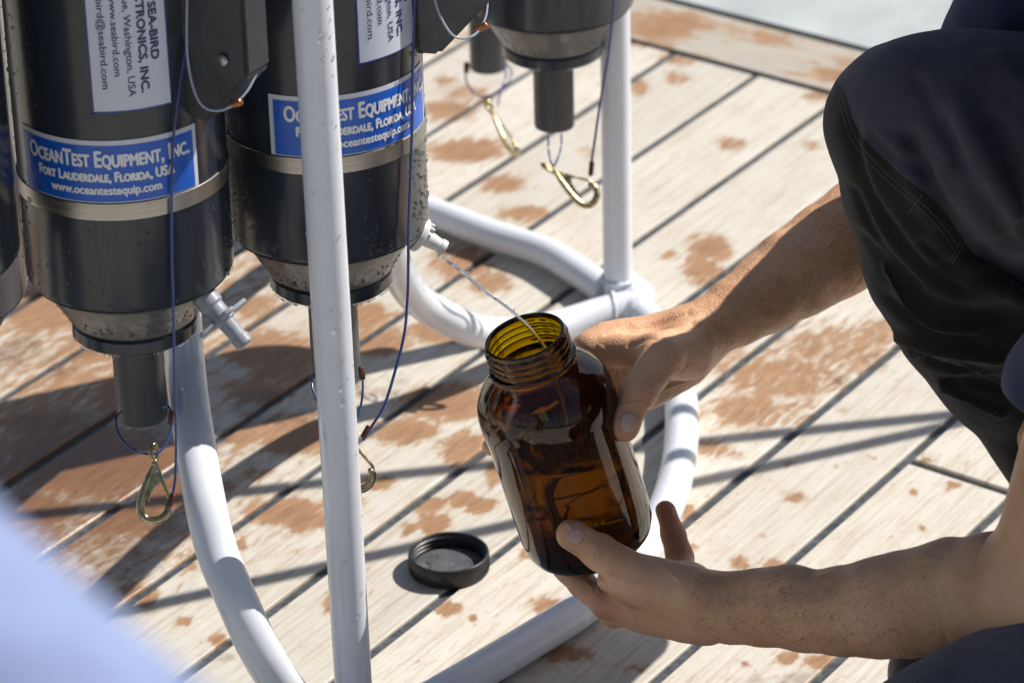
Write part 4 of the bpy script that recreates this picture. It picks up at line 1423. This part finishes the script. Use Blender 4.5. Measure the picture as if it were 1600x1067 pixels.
# --- rest of the body, coarser: upper arms, torso, neck and head, legs under the cloth
kR = P(1425, 195, 2.70); kL = P(1500, 1218, 2.52)
hR = np.array([.70, kR[1] - .01, .40]); hL = np.array([.70, kR[1] - .20, .30])
aR = PZ(1760, 960, .085); aL = np.array([.66, kL[1] + .01, .06])
pel = (hR + hL) / 2; chest = (rs + ls) / 2 + np.array([.075, 0, -.05]); neck = (rs + ls) / 2 + np.array([.0, 0, .045])
head = neck + np.array([-.02, .03, .165])
hb = .0042
allp = [le, ls, rs, re_, kR, kL, hR, hL, aR, aL, chest, head]
lo, hi = bounds(allp, .17)
vb = Vol(lo, hi, hb, .05)
vb.cone(le, ls, .046, .054, .02).cone(re_, rs, .042, .052, .02)
vb.cone(le + (fp[0] - fp[0]), le + (lw - le) * .2, .045, .040, .02)
vb.cone(ls, rs, .058, .058, .04).cone(chest, pel, .125, .13, .05).cone(chest + [0, -.06, 0], chest + [0, .06, 0], .11, .11, .05)
vb.cone(neck - [0, 0, .04], head - [-.03, 0, .04], .056, .052, .03)
vb.ell(head, np.eye(3), [.098, .077, .115], .02).ell(head + [-.045, 0, -.06], np.eye(3), [.055, .052, .055], .03)
vb.cone(head + [-.093, 0, .0], head + [-.112, 0, -.028], .009, .014, .012)                  # nose
vb.cone(head + [-.088, -.018, -.062], head + [-.088, .018, -.062], .008, .008, .008)        # lips
for s_ in (-1, 1):
    vb.ell(head + [.008, s_ * .078, -.012], np.eye(3), [.018, .010, .031], .006)            # ears
    vb.cone(head + [-.088, s_ * .018, .022], head + [-.083, s_ * .045, .022], .008, .007, .01)  # brow
for k_, hp, an in ((kR, hR, aR), (kL, hL, aL)):
    vb.cone(hp, k_, .075, .046, .03).cone(k_ + [.02, 0, -.03], an + [.01, .01, 0], .036, .034, .02)
    vb.cone(an, an + [-.14, 0, -.045], .034, .022, .02)
vB, qB = vb.mesh(); del vb
vB = relax(vB, qB, 2)

va_ = np.concatenate([vB, vL, vR]); qa_ = np.concatenate([qB, qL + len(vB), qR + len(vB) + len(vL)])
body = npmesh('body', va_ - CP, qa_, M['skin'], crouch)
# redder skin at finger tips, knuckles and elbows
rud = np.zeros(len(va_))
for pts, rr_, st in (([L_th[3], L_th[3] + .002], .016, .75), ([R_th[3], R_th[3] + .002], .018, .8), ([R_th[2], R_th[2] + .002], .014, .5), ([L_th[1], L_in[1]], .02, .5), ([L_pi[1], L_pi[3]], .016, .8),
                 ([L_in[1], L_in[3]], .018, .8), ([R_in[0], R_th[1]], .012, .35), ([le, le + .01], .05, .3)):
    d = seg_dist(va_, [np.array(pts[0]), np.array(pts[1])]); rud = np.maximum(rud, st * np.exp(-(d / rr_) ** 2))
at = body.data.attributes.new('ruddy', 'FLOAT', 'POINT'); at.data.foreach_set('value', rud.astype(np.float32))

# fingernails lie on the thumbs
bH = bvh_of(va_, qa_)


def nail(cx, cy, w, l, ang, label=None):
    n = 9; g = {}; vs_, fs = [], []
    a = math.radians(ang)
    for i in range(n):
        for j in range(n):
            u, t = (i / (n - 1) * 2 - 1), (j / (n - 1) * 2 - 1)
            # rounded outline
            uu = u * math.sqrt(max(0, 1 - .42 * t * t)) if True else u
            tt = t * math.sqrt(max(0, 1 - .30 * u * u))
            x = uu * w / 2; y = tt * l / 2
            p, nn = hit(bH, cx + x * math.cos(a) - y * math.sin(a), cy + x * math.sin(a) + y * math.cos(a))
            if p is None: return
            if nn @ (CAM - p) < 0: nn = -nn
            vs_.append(p + nn * (.0004 + .00045 * (1 - u * u)) - CP)
            g[i, j] = len(vs_) - 1
    top = len(vs_)
    c0 = np.mean(vs_, 0)
    for i in range(top): vs_.append(vs_[i] + Fw * .0012)
    for i in range(n - 1):
        for j in range(n - 1):
            q = (g[i, j], g[i + 1, j], g[i + 1, j + 1], g[i, j + 1]); fs.append(q); fs.append(tuple(x + top for x in q[::-1]))
    ring = [g[i, 0] for i in range(n)] + [g[n - 1, j] for j in range(1, n)] + [g[i, n - 1] for i in range(n - 2, -1, -1)] + [g[0, j] for j in range(n - 2, 0, -1)]
    for k in range(len(ring)):
        l_ = (k + 1) % len(ring); fs.append((ring[l_], ring[k], ring[k] + top, ring[l_] + top))
    o = pyobj('fingernail', vs_, fs, M['nail'], body)
    bm_ = bmesh.new(); bm_.from_mesh(o.data); bmesh.ops.recalc_face_normals(bm_, faces=bm_.faces); bm_.to_mesh(o.data); bm_.free()
    return o


nail(981, 661, 25, 31, 12)
nail(900, 838, 23, 25, 38)

# fine hair on the forearms
def hair_on(v, q, axis_dir, keep, count, seed, lmin=.010, lmax=.019, wd=.00010):
    r = np.random.default_rng(seed)
    n = vnormals(v, q); idx = np.nonzero(keep)[0]; idx = r.choice(idx, count)
    J = Join(); vs_, fs = [], []
    for i in idx:
        p = v[i] + (r.random(3) - .5) * .0012; nn = n[i]
        t = axis_dir + r.normal(0, .16, 3) + .35 * np.array([math.sin(p[0] * 60), math.cos(p[2] * 70), math.sin(p[0] * 45 + 1)]); t -= nn * (t @ nn); t /= np.linalg.norm(t)
        L = r.uniform(lmin, lmax); s_ = np.cross(t, nn)
        p1 = p + t * L * .5 + nn * L * .10; p2 = p + t * L * .95 + nn * L * .09 + s_ * L * r.normal(0, .15)
        b = len(vs_)
        vs_ += [p - s_ * wd - nn * .0003, p + s_ * wd - nn * .0003, p1 + s_ * wd * .8, p1 - s_ * wd * .8, p2, p1 + nn * wd]
        fs += [(b, b + 1, b + 2, b + 3), (b + 3, b + 2, b + 4)]
    return vs_, fs


J = Join()
tR = (vR - rw) @ ((re_ - rw) / np.linalg.norm(re_ - rw)); tL = (vL - lw) @ ax_l
v_, f_ = hair_on(vR, qR, -(re_ - rw) / np.linalg.norm(re_ - rw), tR > -.01, 9000, 1); J.add([a - CP for a in v_], f_)
v_, f_ = hair_on(vL, qL, -ax_l + np.array([0, 0, -.6]), (tL > .0) & (tL < .2), 6500, 2); J.add([a - CP for a in v_], f_)
o = pyobj('arm_hair', J.v, J.f, M['hair'], body); o['kind'] = 'stuff'

# --- shirt
vs2 = Vol(*bounds([ls, rs, chest, pel, le + (ls - le) * .4, re_ + (rs - re_) * .4], .2), hb, .05)
lsl = le + (ls - le) * .42; rsl = re_ + (rs - re_) * .34
vs2.cone(ls, lsl, .068, .066, .02).cone(rs, rsl, .064, .060, .02)
vs2.cone(ls, rs, .068, .068, .04).cone(chest, pel + [-.02, 0, .03], .137, .145, .05).cone(chest + [0, -.06, 0], chest + [0, .06, 0], .122, .122, .05)
vs2.cone(neck - [0, 0, .05], neck - [0.0, 0, .015], .068, .062, .02)
v, q = vs2.mesh(); del vs2
v = relax(v, q, 2); n = vnormals(v, q)
v += n * ((vnoise(v * [14, 14, 26], 8) - .5) * .016 + (vnoise(v * 40, 9) - .5) * .004)[:, None]
for e, a in ((lsl, (le - ls)), (rsl, (re_ - rs))):      # open the sleeve: pull the closed end inwards
    a = a / np.linalg.norm(a); t = (v - e) @ a; rad = np.linalg.norm(v - e - np.outer(t, a), axis=1)
    m = (t > .0) & (rad < .085)
    v[m] -= np.outer(np.minimum(t[m], .09) * 1.0 + np.where(rad[m] < .052, .03, 0), a)
shirt = npmesh('shirt', v - CP, q, M['shirt'], crouch)

# --- trousers
hp_ = .0034
vt = Vol(*bounds([kR, kL, hR, hL, aR, aL], .16), hp_, .05)
vt.cone(hR, kR + (hR - kR) * .12, .118, .072, .03).cone(kR + (hR - kR) * .2, kR, .078, .0635, .03)
S = lambda x, y, d, r: (P(x, y, d), r / FPX * d)
shin = [S(1425, 200, 2.70, 128), S(1462, 300, 2.73, 138), S(1500, 390, 2.76, 148), S(1545, 480, 2.79, 146), S(1590, 560, 2.82, 128), S(1650, 660, 2.84, 108), S(1715, 800, 2.87, 100), S(1755, 905, 2.90, 88)]
for (a, r1), (b, r2) in zip(shin[:-1], shin[1:]): vt.cone(a, b, r1, r2, .012)
vt.cone(P(1640, 440, 2.80), P(1800, 420, 2.78), .085, .10, .03)
vt.cone(hL, kL, .108, .080, .03).cone(kL, aL, .074, .055, .03)
vt.cone(hR + [.02, 0, 0], hL + [.02, 0, 0], .135, .135, .04)
v, q = vt.mesh(); del vt
v = relax(v, q, 3)
bT = bvh_of(v, q)
def ridge(pts, amp, w):
    global v
    s_ = surf(bT, spline([(a, b, 0) for a, b in pts], 5)[:, :2])
    if len(s_) > 1:
        n = vnormals(v, q); d = seg_dist(v, s_); v += n * (np.exp(-(d / (w * .85)) ** 2) * amp * 1.3)[:, None]
for pts, amp, w in (([(1360, 215), (1400, 250), (1440, 270)], .0030, .005), ([(1335, 300), (1375, 385), (1430, 450)], .0030, .005), ([(1440, 380), (1490, 420), (1560, 440)], .0035, .006),
                    ([(1380, 420), (1440, 500), (1520, 520)], -.0035, .005), ([(1430, 555), (1480, 560), (1540, 590)], -.003, .004), ([(1480, 600), (1520, 600), (1570, 615)], .004, .006),
                    ([(1560, 200), (1585, 290), (1605, 370)], .0045, .006), ([(1430, 120), (1480, 200), (1500, 260)], .0022, .006), ([(1424, 222), (1452, 280), (1478, 335), (1520, 396)], .0075, .011), ([(1405, 232), (1435, 300), (1462, 345)], -.0040, .008),
                    ([(1530, 150), (1565, 220), (1610, 290)], .0050, .012), ([(1500, 190), (1545, 265), (1590, 335)], -.0055, .010), ([(1470, 190), (1520, 290), (1575, 380)], .0050, .011),
                    ([(1490, 240), (1530, 310), (1560, 370)], -.0045, .009), ([(1330, 200), (1360, 300), (1430, 400), (1500, 450)], .0045, .010), ([(1345, 230), (1385, 330), (1455, 405)], -.0040, .008),
                    ([(1530, 397), (1565, 420), (1610, 445)], .0070, .009), ([(1520, 425), (1570, 455), (1615, 480)], -.0060, .010), ([(1350, 380), (1440, 470), (1560, 500)], .0045, .012),
                    ([(1410, 528), (1470, 545), (1560, 560)], -.0055, .007), ([(1420, 545), (1490, 575), (1560, 600)], .0045, .009), ([(1474, 606), (1520, 622), (1565, 640)], -.0050, .006),
                    ([(1560, 90), (1600, 140)], -.0030, .012), ([(1390, 470), (1450, 520), (1520, 530)], .0035, .009)):
    ridge(pts, amp, w)
n = vnormals(v, q)
v += n * ((vnoise(v * [22, 22, 30], 11) - .5) * .0045 + (vnoise(v * 75, 12) - .5) * .0012)[:, None]
# the trouser seam divides navy cloth from the black side panel
seam_px = np.array([(1250, 60), (1318, 140), (1326, 161), (1334, 190), (1348, 215), (1375, 243), (1412, 277), (1450, 305), (1480, 335), (1503, 372), (1522, 398), (1556, 412), (1620, 455), (1900, 560)], float)
cent = v[q].mean(1); pc = proj(cent)
pants = npmesh('trousers', v - CP, q, M['pants'], crouch)
pv_ = proj(v)
sd = pv_[:, 1] - np.interp(pv_[:, 0], seam_px[:, 0], seam_px[:, 1])
sd = np.minimum(sd, 990 - pv_[:, 1]); sd = np.minimum(sd, (v[:, 2] - kL[2] - .02) * 2000); sd = np.minimum(sd, (v[:, 1] - kR[1] + .16) * 2000)
at = pants.data.attributes.new('panel', 'FLOAT', 'POINT'); at.data.foreach_set('value', sd.astype(np.float32))
bT = bvh_of(v, q)


def stitches(pts, step=.0031, ln=.0021, r=.00023):
    s_ = surf(bT, spline([(a, b, 0) for a, b in pts], 14)[:, :2], .0003)
    J = Join()
    if len(s_) < 2: return J
    d = np.concatenate([[0], np.cumsum(np.linalg.norm(np.diff(s_, axis=0), axis=1))])
    t = 0
    while t + ln < d[-1]:
        a = np.array([np.interp(t, d, s_[:, i]) for i in range(3)]); b = np.array([np.interp(t + ln, d, s_[:, i]) for i in range(3)])
        vv, ff = tube_geo([a - CP, b - CP], r, 5); J.add(vv, ff); t += step
    return J


JJ = Join()
base = [(1320, 150), (1327, 178), (1340, 212), (1370, 250), (1408, 286), (1445, 316), (1475, 348), (1500, 384)]
for off in (4, 11):
    pts = [(x - off * .75, y + off * .75) for x, y in base]
    j = stitches(pts); JJ.add(j.v, j.f)
for pts in ([(1440, 305), (1428, 322), (1418, 336)], [(1500, 380), (1488, 400), (1482, 410)], [(1505, 383), (1493, 403), (1487, 413)], [(1487, 632), (1515, 643), (1545, 654), (1563, 656)], [(1500, 658), (1530, 652), (1560, 642)],
            [(1500, 640), (1525, 662), (1552, 686)], [(1503, 637), (1540, 648), (1556, 690)]):
    j = stitches(pts); JJ.add(j.v, j.f)
o = pyobj('stitching', JJ.v, JJ.f, M['stitch'], pants); o['kind'] = 'stuff'
# pale lint on the cloth edge and thread ends
# --- shoes
for an, nm in ((aR, 'shoe'), (aL, 'shoe')):
    z0 = 0.002
    vv = Vol(*bounds([an, an + [-.19, 0, 0], np.array([an[0], an[1], 0])], .07), .004, .03)
    b0 = np.array([an[0] + .02, an[1], .045]); tip = np.array([an[0] - .15, an[1], .036])
    vv.cone(b0, tip, .042, .034, .02).cone(an + [.0, 0, .0], b0, .046, .042, .02)
    vv.cone(np.array([an[0] + .03, an[1], .03]), np.array([an[0] - .05, an[1], .03]), .04, .042, .02)
    sv, sq = vv.mesh(); sv = relax(sv, sq, 2); sv[:, 2] = np.maximum(sv[:, 2], .014)
    sh = npmesh('shoe', sv - CP, sq, M['shoe'], crouch)
    out = []
    for k in range(28):
        a = 2 * math.pi * k / 28
        x = (math.cos(a)); y = math.sin(a)
        wdt = .041 if x > 0 else .043 - .006 * (-x) ** 2
        out.append((an[0] - .055 + x * .125, an[1] + y * wdt * (1 - .15 * x * x)))
    bm = bmesh.new()
    lo_ = [bm.verts.new((x - CP[0], y - CP[1], .001)) for x, y in out]; hi_ = [bm.verts.new((x - CP[0], y - CP[1], .020)) for x, y in out]
    bm.faces.new(lo_[::-1]); bm.faces.new(hi_)
    for k in range(28):
        l = (k + 1) % 28; bm.faces.new((lo_[k], lo_[l], hi_[l], hi_[k]))
    bmobj('sole', bm, M['sole'], sh, False)
# --- hair and eyes
vh = Vol(*bounds([head], .16), .004, .03)
vh.ell(head + [.012, 0, .022], np.eye(3), [.103, .085, .112], .01)
hv, hq = vh.mesh()
m = ((hv - head) @ np.array([-.8, 0, -.6])) > .045
hv[m] += (head - hv[m]) * .35
hv += vnormals(hv, hq) * ((vnoise(hv * 120, 4) - .5) * .006)[:, None]
npmesh('hair', hv - CP, hq, M['scalp'], crouch)
eyem = mat('eye_white', (.75, .72, .68), .2); iris = mat('brown_iris', (.06, .03, .015), .1)
for s_ in (-1, 1):
    c = head + np.array([-.083, s_ * .031, .002]) - CP
    v_, f_ = lathe([(0, -.012)] + [(.012 * math.cos(a), .012 * math.sin(a)) for a in np.linspace(-1.2, 1.2, 9)] + [(0, .012)], 20)
    e = pyobj('eye', v_, f_, eyem, crouch, True, Matrix.Translation(V(c)))
    v_, f_ = lathe([(0, .0004), (.0055, .0), (.005, -.0004), (0, -.0004)], 18)
    pyobj('iris', v_, f_, iris, e, True, Matrix.Translation((-.0119, 0, -.001)) @ Matrix.Rotation(-math.pi / 2, 4, 'Y'))

# ------------------------------------------------------------------ person close to the camera, lower left
lean = empty('person', (-.52, .42, 0))
tag(lean, 'out of focus person in a pale blue shirt at the lower left corner', 'person')
LP = np.array(lean.location)
eS, eE = P(-640, 800, .86), P(245, 1600, .80)
eH = P(700, 2600, .95)
nk = eS + np.array([-.17, -.03, .07]); hd = nk + np.array([.02, .07, .17]); oS = eS + np.array([-.36, -.05, .0])
pv = np.array([-.48, .40, .88]); fR = np.array([-.38, .46, .06]); fL = np.array([-.62, .40, .06])
vv = Vol(*bounds([eS, eE, eH, nk, hd, oS, pv, fR, fL], .22), .007, .05)
vv.cone(eS, eE, .045, .036, .02).cone(eE, eH, .036, .024, .02).cone(nk - [0, 0, .05], hd, .05, .05, .03)
vv.ell(hd + [0, 0, .03], np.eye(3), [.078, .1, .12], .02).ell(hd + [0, .05, -.03], np.eye(3), [.05, .05, .055], .02).cone(hd + [0, .12, .01], hd + [0, .135, -.015], .01, .013, .01)
vv.cone(eH, eH + [.0, .06, -.03], .022, .016, .02)
for k in range(4): vv.cone(eH + [.012 * k - .02, .05, -.02], eH + [.014 * k - .022, .11, -.05], .009, .007, .004)
vv.cone(oS, oS + [-.06, .05, -.28], .045, .036, .02).cone(oS + [-.06, .05, -.28], oS + [.02, .18, -.48], .036, .026, .02)
vv.cone(nk - [0, 0, .1], pv, .12, .12, .05)
for f_ in (fR, fL): vv.cone(pv, f_ + [0, 0, .42], .09, .06, .03).cone(f_ + [0, 0, .42], f_, .055, .04, .02).cone(f_, f_ + [0, .15, -.02], .036, .028, .02)
v, q = vv.mesh(); v = relax(v, q, 2); npmesh('body', v - LP, q, M['skin'], lean)
vv = Vol(*bounds([eS, eE, nk, oS, pv], .2), .007, .05)
vv.cone(eS, eE, .066, .058, .03).cone(eE, eE + (eH - eE) * .75, .056, .04, .02).cone(eS, oS, .066, .066, .05).cone(nk - [0, .0, .10], pv, .15, .15, .05)
vv.cone(oS, oS + [-.06, .05, -.28], .062, .05, .02).cone(oS + [-.06, .05, -.28], oS + [.0, .15, -.42], .05, .04, .02)
vv.cone(nk - [0, 0, .08], nk - [0, 0, .02], .07, .064, .02)
v, q = vv.mesh(); v = relax(v, q, 2); v += vnormals(v, q) * ((vnoise(v * 16, 2) - .5) * .012)[:, None]
npmesh('shirt', v - LP, q, M['pale'], lean)
vv = Vol(*bounds([pv, fR, fL], .2), .007, .05)
vv.cone(pv + [0, 0, -.02], pv + [0, 0, .02], .145, .14, .03)
for f_ in (fR, fL): vv.cone(pv + [(f_[0] - pv[0]) * .5, 0, -.05], f_ + [0, 0, .42], .105, .078, .04).cone(f_ + [0, 0, .42], f_ + [0, 0, .04], .074, .06, .02)
v, q = vv.mesh(); v = relax(v, q, 2); v += vnormals(v, q) * ((vnoise(v * 18, 6) - .5) * .012)[:, None]
npmesh('trousers', v - LP, q, M['greypants'], lean)
for f_ in (fR, fL):
    vv = Vol(*bounds([f_], .24), .006, .05)
    vv.cone(f_ + [0, -.02, -.012], f_ + [0, .16, -.022], .044, .034, .02)
    v, q = vv.mesh(); v = relax(v, q, 2); v[:, 2] = np.maximum(v[:, 2], .003)
    npmesh('shoe', v - LP, q, M['shoe'], lean)
vv = Vol(*bounds([hd], .2), .006, .05); vv.ell(hd + [0, -.012, .05], np.eye(3), [.086, .105, .112], .01)
v, q = vv.mesh(); npmesh('hair', v - LP, q, M['scalp'], lean)
